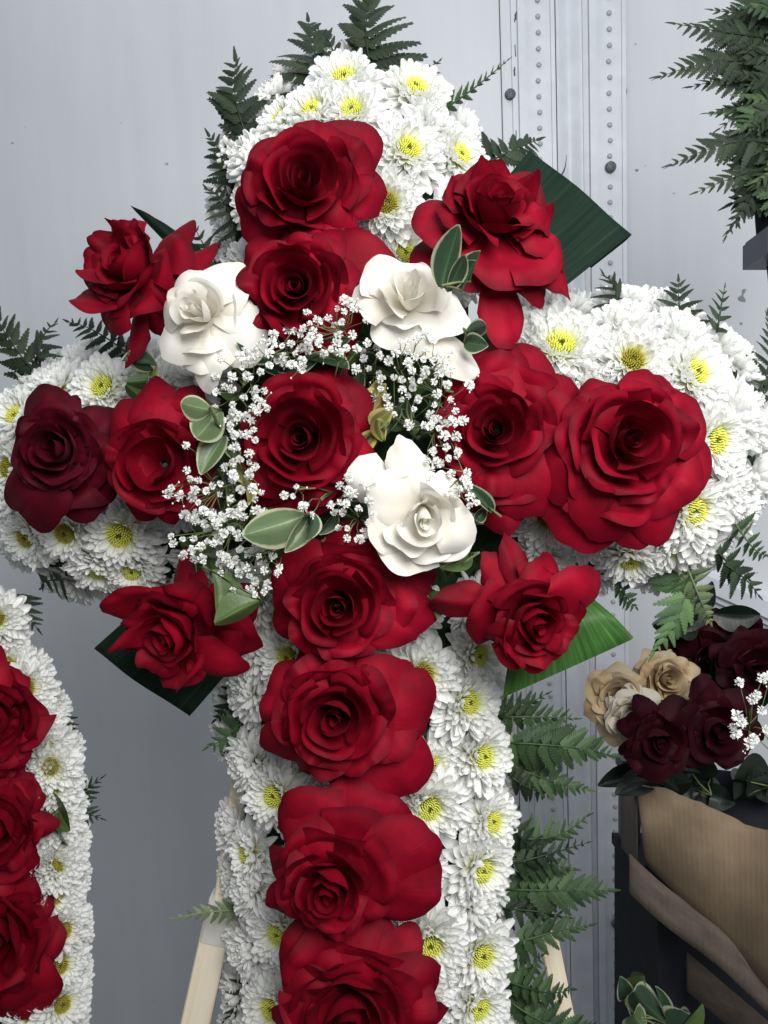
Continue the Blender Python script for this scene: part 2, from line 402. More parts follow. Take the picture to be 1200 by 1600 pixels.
def rose(bud, Rb, tips, axis, mat, label, group, seed, D=0.63, widths=None, small=False, depth=1.0, cat='rose', open_=0.0, sharp=False, skip=0, gsc=.985):
    rg = random.Random(seed)
    k = D / F; s = Rb * k / 0.5
    ax, ay = axis
    a = Vector((ax, -math.sqrt(max(.02, 1 - ax*ax - ay*ay)), ay)).normalized()
    xq = Vector((0, 0, 1)).cross(a)
    xq = xq.normalized() if xq.length > .05 else Vector((1, 0, 0))
    yq = a.cross(xq).normalized(); xq = yq.cross(a).normalized()
    Rl = Matrix((xq, yq, a)).transposed()                # columns: local axes in the camera's frame
    P = Vector(((bud[0] - 600) * k, D, -(bud[1] - 800) * k))
    O = P - a * 0.62 * s
    mw = M @ (Matrix.Translation(O) @ Rl.to_4x4())
    root = thing('rose', mw, label, cat, group)
    sd = seed * 1000
    cnt = [0]
    def put(args, **kw):
        cnt[0] += 1
        V, Fc, UV = rose_petal(sd + cnt[0], *args, **kw)
        obj('petal', mesh('petal', V, Fc, mat, uv=UV), root)
    ph = rg.uniform(0, 6.28); G = 2.39996
    inner = [(.035, .60, 2.7), (.065, .62, 2.6), (.10, .65, 2.3), (.14, .67, 1.9), (.18, .685, 1.6), (.22, .69, 1.45), (.26, .68, 1.3),
             (.305, .67, 1.2), (.35, .65, 1.12), (.395, .62, 1.05), (.44, .585, 1.0), (.48, .54, .98), (.52, .50, .95), (.56, .46, .9)]
    if small: inner = inner[1::2]
    if sharp == 2: inner = [(.03, .86, 2.6), (.06, .92, 2.3), (.10, .93, 1.8), (.15, .91, 1.5), (.21, .88, 1.3), (.28, .83, 1.2), (.36, .75, 1.15), (.45, .66, 1.1)]
    inner = inner[skip:]
    for i, (r, h, ha) in enumerate(inner):
        q = i / len(inner)
        r *= rg.uniform(.95, 1.06) * (1 + open_); h *= rg.uniform(.97, 1.03)
        put((ph + i * G * 1.0 + rg.uniform(-.25, .25), r * s, h * s, ha * rg.uniform(.92, 1.08), s, (r * s * (1.45 - .35 * q), h * s * .55),
             .012 + .075 * q * rg.uniform(.6, 1.5), .20 + .08 * q, .10 if i < 4 else .05, .010 + .018 * q), nu=16 if not small else 10, nv=9 if not small else 6, kp=3.2)
    pol = sorted((math.atan2(-(t[1] - bud[1]), t[0] - bud[0]), math.hypot(t[0] - bud[0], t[1] - bud[1])) for t in tips)
    def outline(an):
        best = 0; wsum = 0
        for (pa, pr) in pol:
            d = abs((an - pa + PI) % (2*PI) - PI); wgt = 1 / (d * d + .02); best += pr * wgt; wsum += wgt
        return best / wsum
    Rinv = Rl.inverted()
    def target(dx, dy, back): return Rinv @ (P + Vector((dx * k, back * Rb * k, -dy * k)) - O)
    def tip_petal(dx, dy, back, width_px, big, curl):
        shr = max(.6, 1 - .8 * curl * s / k / math.hypot(dx, dy)); shr *= gsc if big else 1; dx *= shr; dy *= shr
        T = target(dx, dy, back)
        r = math.hypot(T.x, T.y); phi = math.atan2(T.y, T.x); H = T.z
        r = max(r, .12 * s)
        sh_ = sharp or rg.random() < .35
        half = min(1.2, math.atan2(width_px * k, r * .92))
        cx = r * .52; cz = H + (.42 + .12 * rg.random()) * s * (1 if big else .6)
        if not big: cx = r * rg.uniform(.85, 1.0); cz = H * rg.uniform(.10, .35); curl = rg.uniform(.09, .17) * (.5 if sharp == 2 else 1)
        elif H > .35 * s: cx = r * .95; cz = H * .45
        elif rg.random() < .45: cx = r * rg.uniform(.6, .8); cz = H + rg.uniform(.02, .16) * s; curl = rg.uniform(.08, .16)
        else: curl = rg.uniform(.05, .13)
        put((phi, r, H, half, s, (cx, cz), curl, (rg.uniform(.24, .36) if sharp == 2 else rg.uniform(.38, .52) if sh_ else rg.uniform(.26, .42)) if big else .20, rg.uniform(-.07, .07), rg.uniform(.03, .07) * (.6 if sh_ else 1)), nu=24 if not small else 12, nv=12 if not small else 7,
            back=rg.uniform(.04, .26) if big else .08, fold=rg.uniform(-.08, .10), kp=rg.uniform(1.15, 1.6) if sh_ and big else rg.uniform(1.4, 2.3), point=rg.uniform(.02, .11) if big else rg.uniform(0, .03))
    nm = 5 if not small else 3
    if sharp == 2: nm = 3
    a0 = rg.uniform(0, 6.28)
    for ring, (fr, bk) in enumerate(((.60, .22), (.80, .50)) if sharp != 2 else ((.68, .35),)):
        for j in range(nm):
            an = a0 + (j + ring * .5) * 2*PI / nm + rg.uniform(-.2, .2)
            d = outline(an) * fr * rg.uniform(.94, 1.06)
            d = max(d, Rb * (1.05 + .1 * ring))
            tip_petal(math.cos(an) * d, -math.sin(an) * d, (bk + rg.uniform(-.1, .16)) * depth, d * .80, False, rg.uniform(.04, .10))
    order = list(range(len(tips))); rg.shuffle(order)
    for q, i in enumerate(order):
        t = tips[i]; dx, dy = t[0] - bud[0], t[1] - bud[1]; d = math.hypot(dx, dy)
        bk = t[2] if len(t) > 2 else (1.0 + .28 * q / len(tips)) * depth
        wd = t[3] if len(t) > 3 else (.9 if sharp == 2 else .74) * d
        tip_petal(dx, dy, bk, wd, True, rg.uniform(.02, .06))
    return root

GR = 'red roses of the large cross'
GS = 'red roses at the four inner corners of the cross'
GW = 'white roses round the middle'
RO = [
 ((474, 278), 74, [(572,184),(500,174),(425,180),(380,240),(374,330),(430,356),(540,356),(584,290),(578,235)], (.05,.05), RED, 'topmost red rose on the cross, open flat, set against the chrysanthemums of the top arm', GR, .61),
 ((456, 443), 68, [(616,388),(556,430),(548,497),(478,522),(398,507),(364,440),(368,378),(430,345),(520,342)], (-.08,-.12), RED, 'red rose directly under the topmost rose, between the two upper white roses', GR, .60),
 ((465, 683), 74, [(428,586),(500,573),(562,592),(577,685),(548,738),(480,788),(412,800),(384,770),(404,650)], (-.08,-.03), RED, 'red rose at the very middle of the cross, ringed by tiny white blossoms', GR, .595),
 ((82, 700), 56, [(46,607),(98,612),(157,642),(164,705),(160,775),(108,812),(40,828),(2,795),(8,745),(20,670)], (-.1,.02), DEEP, 'very dark burgundy rose at the outer end of the shorter arm', GR, .62),
 ((243, 722), 60, [(172,622),(232,600),(298,602),(316,660),(322,740),(308,790),(262,815),(200,798),(162,735),(168,668)], (.0,-.02), RED, 'red rose with hollow dark heart next to the dark burgundy rose', GR, .61),
 ((774, 668), 68, [(735,560),(800,518),(862,552),(915,592),(896,700),(875,795),(800,818),(742,785),(707,700),(712,620)], (-.14,0), RED, 'red rose overlapped by the biggest rose, to the left of it', GR, .605),
 ((988, 684), 78, [(935,590),(1020,576),(1080,592),(1126,640),(1126,742),(1078,812),(1010,848),(950,846),(895,825),(864,765),(872,645)], (.02,.02), RED, 'biggest red rose, fully open, on the broad bright arm of chrysanthemums', GR, .59),
 ((524, 952), 68, [(540,838),(612,852),(664,900),(682,962),(640,1012),(560,1034),(482,1014),(430,978),(418,925),(455,870)], (-.05,-.02), RED, 'red rose below the central one, first at the top of the long stem', GR, .61),
 ((520, 1130), 72, [(498,1022),(566,1040),(640,1054),(683,1112),(660,1175),(630,1262),(556,1250),(458,1218),(415,1182),(405,1096),(440,1060)], (-.05,-.05), RED, 'second red rose down the long stem, with one lobe curling out over a chrysanthemum', GR, .61),
 ((508, 1408), 62, [(470,1246),(560,1250),(640,1288),(692,1345),(675,1438),(600,1455),(505,1490),(424,1442),(412,1378),(452,1300)], (-.12,-.2), RED, 'third red rose down the long stem, its small heart low and large petals above', GR, .605),
 ((545, 1612), 72, [(440,1505),(500,1480),(570,1474),(652,1498),(690,1560),(688,1640),(600,1710),(480,1710),(425,1650),(432,1570)], (-.05,-.1), RED, 'lowest red rose on the stem, cut by the bottom edge of the picture', GR, .61),
 ((786, 300), 60, [(760,238,.1),(705,270,.5),(648,335,.9),(840,262,.1),(874,318,.5),(888,398,.9,60),(904,434,1.1,55),(850,468,1.0,60),(800,520,1.1,60),(740,430,.9),(672,385,1.2),(866,345,.6)], (.18,.50), RED, 'red rose with long drooping lower petals in front of the dark folded leaf', GS, .60),
 ((182, 398), 56, [(206,336,.9),(280,338,.9),(325,375,1.2,60),(296,430,1.1),(242,490,1.0),(182,560,1.3,45),(150,490,.9),(114,470,.3),(122,425,-.2),(172,338,.1)], (-.60,.30), RED, 'red rose seen from the side above the shorter arm, tilted away beside a white rose', GS, .63),
 ((262, 1005), 58, [(168,950,-.2),(196,1010,-.4),(292,1084,-.1),(375,1052,.5),(408,1020,.9),(398,940,1.2),(292,862,1.0,48),(325,905,.6,50),(222,938,.3)], (-.48,-.42), RED, 'ragged red rose seen edge-on above the dark folded leaf, facing down and outward', GS, .615),
 ((848, 985), 56, [(694,932,1.0,50),(765,880,.9,45),(805,845,1.1,40),(862,868,.8),(934,888,.6),(922,958,.2),(880,1020,0),(815,1046,.1),(778,1000,.5)], (.34,-.34), RED, 'red rose leaning down and outward over the bright green folded leaf', GS, .61),
]
for i, (bud, Rb, tips, axis, mat, lab, grp, D) in enumerate(RO):
    sx = {3: -7, 4: -5, 6: 8, 13: -14, 12: -6}.get(i, 0)
    if i == 0: bud = (474, 270); tips = [(t[0], t[1] - 7) for t in tips]
    if sx: bud = (bud[0] + sx, bud[1]); tips = [(t[0] + sx,) + tuple(t[1:]) for t in tips]
    rose(bud, Rb, tips, axis, mat, lab, grp, 11 + i, D, sharp=1 if grp is GS or i in (3, 4, 9, 10) else 0, open_=(.02, -.06, .05, .04, .10, -.03, .0, -.05, -.02, -.10, .06, 0, 0, 0, 0)[i], skip=(0, 0, 0, 2, 5, 0, 0, 0, 0, 1, 2, 0, 0, 0, 0)[i])
RW = [
 ((302, 484), 46, [(352,402,.9),(368,440,.5),(290,412,.7),(244,480,.9),(250,542,.8),(300,572,.9),(318,600,1.1,40),(412,532,1.2),(398,470,1.1)], (-.22,.05), 'creamy white rose tucked between the side-turned red rose and the second red rose', .60),
 ((640, 448), 46, [(582,392,.7),(660,398,.8),(702,428,.7),(728,492,.9),(738,568,1.2,42),(668,545,1.0),(592,516,.9),(557,455,.8)], (.0,.40), 'cream hearted white rose with pointed petals beneath the drooping red rose', .595),
 ((664, 812), 48, [(628,682,.8,52),(546,735,1.0,55),(702,745,.7,45),(750,836,.8),(732,868,.8),(690,884,.8),(618,898,1.0),(584,858,.8),(574,782,.7)], (.02,-.30), 'pure white rose with a half closed heart, lowest of the three white roses', .585),
]
for i, (bud, Rb, tips, axis, lab, D) in enumerate(RW):
    rose(bud, Rb, tips, axis, WHITE, lab, GW, 61 + i, D, sharp=2)

# ------------------------------------------------------------------ shape of the cross (photograph pixels at D=0.70)
CAPS = [((548, 290), 208, (585, 1900), 230), ((165, 738), 196, (975, 690), 232)]
def sdf(x, y):
    """inset in pixels from the outline, >0 inside; with the gradient outward"""
    best = -1e9; bd = (0, 0); bw = 200
    for (a, ra, b, rb) in CAPS:
        dx, dy = b[0] - a[0], b[1] - a[1]; t = ((x - a[0]) * dx + (y - a[1]) * dy) / (dx*dx + dy*dy); t = min(1, max(0, t))
        cx, cy = a[0] + dx * t, a[1] + dy * t; r = ra + (rb - ra) * t
        ex, ey = x - cx, y - cy; d = math.hypot(ex, ey)
        if r - d > best: best = r - d; bd = (ex / (d + 1e-6), ey / (d + 1e-6)); bw = r
    return best, bd, bw
DP = 0.075
def dome(x, y, back=0.0):
    d, g, wd = sdf(x, y); t = min(1, max(0.0, d / wd)); q = 1 - t
    D = 0.685 + DP * (1 - math.sqrt(max(0, 1 - q * q))) + back
    th = math.asin(min(.97, q * .95))
    n = Vector((g[0] * math.sin(th), -math.cos(th), -g[1] * math.sin(th)))
    return D, n

v = []; f = []; idx = {}
st = 14
for yi in range(60, 2000, st):
    for xi in range(-80, 1260, st):
        d, g, wd = sdf(xi, yi)
        if d > 22:
            D, n = dome(xi, yi); D += .022
            idx[(xi, yi)] = len(v); v.append(M @ Vector(((xi - 600) / F * D, D, -(yi - 800) / F * D)))
for (x, y), i in idx.items():
    q = [(x + st, y), (x + st, y + st), (x, y + st)]
    if all(p in idx for p in q): f.append((i, idx[q[2]], idx[q[1]], idx[q[0]]))
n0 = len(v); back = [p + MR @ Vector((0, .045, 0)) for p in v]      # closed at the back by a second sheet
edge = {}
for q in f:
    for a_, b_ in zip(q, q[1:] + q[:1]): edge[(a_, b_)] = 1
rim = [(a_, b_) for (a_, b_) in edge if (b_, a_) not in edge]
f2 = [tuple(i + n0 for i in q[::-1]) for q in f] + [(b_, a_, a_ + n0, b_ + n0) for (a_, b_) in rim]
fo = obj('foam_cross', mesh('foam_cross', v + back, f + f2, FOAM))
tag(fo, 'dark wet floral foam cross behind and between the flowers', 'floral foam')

# ------------------------------------------------------------------ chrysanthemums
def mum_petal_geo(wd, cup, bend, tipup, rg, lo=False):
    vs = (0, .32, .6, .8, .93, 1.0) if not lo else (0, .45, .85, 1.0); us = (-1, -.5, 0, .5, 1) if not lo else (-1, 0, 1)
    V = []; Fc = []; al = []; UV = []
    for v in vs:
        Wd = wd * (.42 + .58 * min(1, v / .55) ** .8) * (1 if v <= .6 else math.sqrt(max(.10, 1 - ((v - .6) / .42) ** 2)))
        for u in us:
            z = cup * (u * u) * Wd * (1.0 + .8 * (v > .5)) + bend * v * v + tipup * max(0, v - .65) ** 2 * 6 - .04 * (abs(u) == .5) * Wd
            V.append((u * Wd, v * (1 - .03 * abs(u)), z)); al.append(v); UV.append((u * .5 + .5, v))
    nu = len(us)
    for j in range(len(vs) - 1):
        for i in range(nu - 1):
            k = j * nu + i; Fc.append((k, k + 1, k + nu + 1, k + nu))
    return V, Fc, al, UV
rgp = random.Random(3)
PET = []
for (wd, cup, bend, tip) in ((.15, .50, -.10, .0), (.165, .42, -.02, .12), (.14, .65, .06, .20), (.155, .35, -.14, -.05), (.145, .8, .0, .30), (.17, .45, .08, .0)):
    V, Fc, al, UV = mum_petal_geo(wd, cup, bend, tip, rgp)
    PET.append(mesh('chrysanthemum_petal', V, Fc, MUM, uv=UV, attr={'along': al}))
def petal_frame(phi, elev, rb, hb, L, wsc, roll, yaw):
    y = Vector((math.cos(phi) * math.cos(elev), math.sin(phi) * math.cos(elev), math.sin(elev)))
    z = Vector((-math.cos(phi) * math.sin(elev), -math.sin(phi) * math.sin(elev), math.cos(elev)))
    x = y.cross(z)
    m = Matrix((x, y, z)).transposed().to_4x4()
    return Matrix.Translation((rb * math.cos(phi), rb * math.sin(phi), hb)) @ m @ Matrix.Rotation(yaw, 4, 'Z') @ Matrix.Rotation(roll, 4, 'Y') @ Matrix.Diagonal((wsc, L, L, 1))
NVAR = 9; MUMV = []
for k in range(NVAR):
    rg = random.Random(100 + k); tot = (112 if k < 6 else 130) + 6 * (k % 3); outer = 38; frames = []; V = []; Fc = []; al = []; UV = []
    for i in range(tot):
        t = i / (tot - 1)
        phi = i * 2.39996 + rg.uniform(-.12, .12)
        closed = k >= 6
        el = R_(-12) + (R_(80 if closed else 56) - R_(-12)) * t ** (1.1 if closed else 1.25) + rg.uniform(-.10, .10)
        if k == 4: el -= .12
        L = (1.0 - .68 * t ** .95) * rg.uniform(.92, 1.05)
        rb = .10 + (-.07 if closed else .12) * t; hb = .02 + .19 * t
        ws = (1.0 - .52 * t) * rg.uniform(.85, 1.12)
        fm = petal_frame(phi, el, rb, hb, L, ws, rg.uniform(-.25, .25), rg.uniform(-.10, .10))
        if i < outer: frames.append((fm, rg.randrange(len(PET))))
        else:
            V0, F0, a0, U0 = mum_petal_geo(.145, rg.uniform(.4, .9), rg.uniform(.0, .12), rg.uniform(.05, .35), rg)
            n = len(V); V += [fm @ Vector(p) for p in V0]; Fc += [tuple(q + n for q in ff) for ff in F0]; al += [max(0, a * (1 - .35 * t)) for a in a0]; UV += U0
    inner = mesh('inner_petals', V, Fc, MUM, uv=UV, attr={'along': al})
    mb = MB()
    for i in range(84):
        t = math.sqrt((i + .5) / 84); phi = i * 2.39996; r = .255 * t
        lean = (.75 - t) * -.05
        b0 = Vector((r * .85 * math.cos(phi), r * .85 * math.sin(phi), .20)); h = .10 + .085 * math.sin(PI * min(1, t * .9)) * rg.uniform(.8, 1.2) - (.05 if t < .3 else 0)
        tp = b0 + Vector((math.cos(phi) * (r * .12 + lean), math.sin(phi) * (r * .12 + lean), h))
        mb.tube([b0, b0.lerp(tp, .6), tp], [.017, .019, .013], 4, 1 if t < .33 else 0)
    d1 = mb.mesh('flower_disc', [DISC, DISC_IN]); d2 = mb.mesh('flower_disc', [DISC2, DISC_IN])
    MUMV.append((frames, inner, d1, d2))
mum_count = [0]
ALL_ROSES = [(b, R, t, D) for (b, R, t, _a, _m, _l, _g, D) in RO] + [(b, R, t, D) for (b, R, t, _a, _l, D) in RW]
NAMES = ['topmost red rose', 'second red rose from the top', 'central red rose', 'dark burgundy rose', 'hollow hearted red rose', 'red rose left of the biggest', 'biggest red rose',
         'first stem rose', 'second stem rose', 'third stem rose', 'lowest stem rose', 'drooping red rose by the dark leaf', 'side-turned red rose', 'ragged edge-on red rose', 'red rose on the bright leaf',
         'upper white rose beside the side-turned rose', 'pointed white rose', 'lowest white rose']
used_labels = {}
def where(px, py):
    best = None
    for (b, R, t, D), nm in zip(ALL_ROSES[:len(NAMES)], NAMES):
        cx = sum(q[0] for q in t) / len(t); cy = sum(q[1] for q in t) / len(t); d = math.hypot(px - cx, py - cy)
        if best is None or d < best[0]: best = (d, cx, cy, nm)
    d, cx, cy, nm = best
    an = math.degrees(math.atan2(-(py - cy), px - cx)) % 360
    dr = ['right of', 'upper right of', 'above', 'upper left of', 'left of', 'lower left of', 'below', 'lower right of'][int((an + 22.5) // 45) % 8]
    return dr, nm, d
def unique_label(prefix, px, py, look=''):
    dr, nm, d = where(px, py)
    key = (prefix, dr, nm); n = used_labels.get(key, 0); used_labels[key] = n + 1
    o = ['', 'farther out, ', 'third out, ', 'fourth out, ', 'fifth out, ', 'sixth out, '][min(n, 5)]
    return f'{prefix}{look}, {o}{dr} the {nm}'
def mum(px, py, R=62, D=None, n=None, var=None, label=None, olive=False, group='white chrysanthemums of the large cross', tilt=None, back=0.0, seen=False):
    rg = random.Random(int(px * 7 + py * 13)); mum_count[0] += 1
    if D is None:
        D, n = dome(px, py, back)
        if seen: n = (n + Vector((0, -.75, 0))).normalized(); D -= .006
    if tilt is not None: n = (n + Vector((tilt[0], 0, tilt[1]))).normalized()
    k = D / F; s = R * k * 1.07
    a = (n + Vector((rg.uniform(-.12, .12), 0, rg.uniform(-.12, .12)))).normalized()
    x = a.orthogonal().normalized(); y = a.cross(x)
    P = Vector(((px - 600) * k, D, -(py - 800) * k)) - a * .33 * s
    mw = M @ (Matrix.Translation(P) @ Matrix((x, y, a)).transposed().to_4x4() @ Matrix.Rotation(rg.uniform(0, 6.28), 4, 'Z')) @ Matrix.Scale(s, 4)
    root = thing('chrysanthemum', mw, label, 'chrysanthemum', group)
    if var is None: var = rg.randrange(6)
    fr, inner, d1, d2 = MUMV[var]
    for fm, pi in fr: obj('petal', PET[pi], root, mw=fm)
    obj('inner_petals', inner, root, 'stuff')
    if var < 6: obj('flower_disc', d2 if olive else d1, root, 'stuff')
    return root
# (x, y, radius, olive centre?)  the ones whose centres show
SEEN = [(537,117,62,0),(487,168,58,0),(548,168,58,0),(650,132,62,0),(640,230,64,0),(722,240,56,0),(605,315,60,1),(158,602,58,0),(232,588,52,0),(22,648,58,0),
        (8,730,52,1),(100,835,56,1),(38,842,54,1),(186,838,66,0),(205,895,50,0),(877,535,78,0),(990,560,66,1),(1092,580,72,0),(1122,688,72,0),(1088,800,74,0),
        (856,808,58,1),(663,1055,64,1),(750,1026,56,0),(736,1098,62,0),(758,1183,62,0),(672,1265,64,0),(772,1285,56,0),(756,1362,66,0),(672,1480,66,0),(756,1495,62,0),
        (750,1578,60,0),(447,1028,56,0),(426,1245,60,0),(432,1462,58,0),(422,1578,58,0),(668,1570,50,1)]
placed = [(x, y) for (x, y, _r, _o) in SEEN]
for (x, y, r, ol) in SEEN:
    look = ' olive hearted' if ol else ' yellow hearted'
    mum(x, y, r * 1.05, seen=True, olive=bool(ol), label=unique_label('white chrysanthemum', x, y, look))
def rose_cover(x, y):
    for (b, R, t, D) in ALL_ROSES:
        cx = sum(q[0] for q in t) / len(t); cy = sum(q[1] for q in t) / len(t); ar = sum(math.hypot(q[0] - cx, q[1] - cy) for q in t) / len(t)
        if math.hypot(x - cx, y - cy) < ar * .62: return True
    return False
rgf = random.Random(21); fill = []
for ring, (lo, hi, sp, bk) in enumerate(((30, 52, 58, .0), (2, 16, 52, .028), (58, 400, 70, .006))):
    mine = []
    for tries in range(6000):
        x = rgf.uniform(-45, 1230); y = rgf.uniform(60, 1660)
        d, g, wd = sdf(x, y)
        if not lo < d < hi: continue
        if (x - 590) ** 2 / 290 ** 2 + (y - 690) ** 2 / 270 ** 2 < 1: continue
        if ring == 2 and rose_cover(x, y): continue
        if any(math.hypot(x - a, y - b) < (sp * .78 if ring == 1 else sp * .90) for (a, b) in placed if ring != 1): continue
        if any(math.hypot(x - a, y - b) < sp for (a, b) in mine): continue
        mine.append((x, y)); fill.append((x, y, bk))
        if ring != 1: placed.append((x, y))
for (x, y, bk) in fill:
    r = 56 if x < 850 else 66
    mum(x, y, r * rgf.uniform(.92, 1.06), label=unique_label('side-turned chrysanthemum' if sdf(x, y)[0] < 56 else 'half hidden chrysanthemum', x, y), back=bk, var=rgf.choice((0, 3, 6, 6, 7, 7, 8, 8)))

# ------------------------------------------------------------------ ferns
def pinna_mesh(name, nl, mat, seed, fat=.205):
    rg = random.Random(seed); V = []; Fc = []
    def quad(*p):
        n = len(V); V.extend(p); Fc.append(tuple(range(n, n + len(p))))
    for i in range(nl):
        t = i / nl; t2 = (i + 1) / nl
        env = (1 - t ** 1.5) * (.80 + .20 * min(1, t * 6)) * fat + .02
        w0 = .62 * env
        for sgn in (-1, 1):
            L = env * rg.uniform(.88, 1.1); y0 = t; z0 = 0; dz = .02 * sgn
            a = (0, y0, 0); b = (sgn * w0, y0 + .01, .012); c = (sgn * L, y0 + .095 + .03 * (1 - t), .0 - .03 * L); d_ = (sgn * w0 * 1.15, t2 + .03, .014); e = (0, t2 + .004, 0)
            m_ = (sgn * L * .86, y0 + .115, .006)
            m2 = (sgn * L * .80, y0 + .035, .008)
            if sgn > 0: quad(a, m2, c, m_, d_, e)
            else: quad(e, d_, m_, c, m2, a)
    quad((-.012, 0, .004), (.012, 0, .004), (.006, .5, .004), (-.006, .5, .004)); quad((-.006, .5, .004), (.006, .5, .004), (.003, 1.03, .004), (-.003, 1.03, .004))
    V = [(x, y, z - (.22 + .05 * seed % 3 * .1) * y * y - .35 * x * x / .2) for (x, y, z) in V]
    return mesh(name, V, Fc, mat, smooth=False)
PIN = {}
for nm, mt in (('D', FERN_D), ('M', FERN_M), ('L', FERN_L), ('Y', FERN_Y)):
    ft = .165 if nm == 'D' else .205; PIN[nm] = [pinna_mesh('pinna', 10, mt, 7, ft), pinna_mesh('pinna', 8, mt, 8, ft), pinna_mesh('pinna', 12, mt, 9, ft)]
FERNS_MAT = {'D': FERN_D, 'M': FERN_M, 'L': FERN_L, 'Y': FERN_Y}
def frond(base, tip, hw, D0, D1, tone, label, group='fern fronds tucked behind the flowers', n=None, bow=0.0, wide=1.0, seed=0, face=0.0):
    """frond from pixel BASE to pixel TIP with pinnae HW pixels long; D0, D1 distances of its ends"""
    rg = random.Random(int(base[0] * 3 + base[1] * 5 + tip[0]) + seed)
    def cp(px, py, D): return Vector(((px - 600) / F * D, D, -(py - 800) / F * D))
    A, B = cp(*base, D0), cp(*tip, D1); L = (B - A).length; y = (B - A).normalized()
    fc = Vector((0, -1, 0)) + Vector((rg.uniform(-.3, .3), 0, rg.uniform(-.2, .4))); x = y.cross(-fc).normalized()
    if face: x = (Matrix.Rotation(face, 3, y) @ x).normalized()
    z = x.cross(y).normalized()
    if z.y > 0: x, z = -x, -z
    root = thing('fern_frond', M @ (Matrix.Translation(A) @ Matrix((x, y, z)).transposed().to_4x4()), label, 'fern', group)
    hwm = hw / F * (D0 + D1) / 2
    def ax(t): return Vector((bow * L * math.sin(PI * t * .9), L * t, .10 * L * math.sin(PI * t) - .07 * L * t * t))
    mb = MB(); mb.tube([ax(t / 8) for t in range(9)], [.0011 * (1 - .8 * t / 8) for t in range(9)], 4)
    obj('stalk', mb.mesh('stalk', FERNS_MAT[tone]), root)
    n = n or max(5, int(L / (.0088 if tone == 'D' else .0078))); ms = PIN[tone]
    for i in range(n):
        t = .06 + .90 * (i / n) ** 1.0
        env = math.sin(PI * (.30 + .70 * t) ** 1.0) ** .8 if t > .28 else .93
        env = max(.16, (1 - t) ** .75 * 1.12 if t > .15 else .95)
        for sg in (-1, 1):
            p = ax(t); d2 = (ax(min(1, t + .02)) - ax(t)).normalized()
            an = R_(54 - 22 * t) * sg + rg.uniform(-.08, .08) - math.atan2(d2.x, d2.y) * 1.0
            ln = hwm * env * rg.uniform(.88, 1.1)
            m = Matrix.Translation(p) @ Matrix.Rotation(-an, 4, 'Z') @ Matrix.Rotation(rg.uniform(-.28, .12), 4, 'X') @ Matrix.Rotation(rg.uniform(-.35, .35), 4, 'Y') @ Matrix.Diagonal((ln * wide * 1.1, ln, ln, 1))
            obj('pinna', ms[rg.randrange(3)], root, mw=m)
    m = Matrix.Translation(ax(.93)) @ Matrix.Diagonal((hwm * .3, hwm * .36, hwm * .3, 1)); obj('pinna', ms[0], root, mw=m)
    return root
B0 = .73
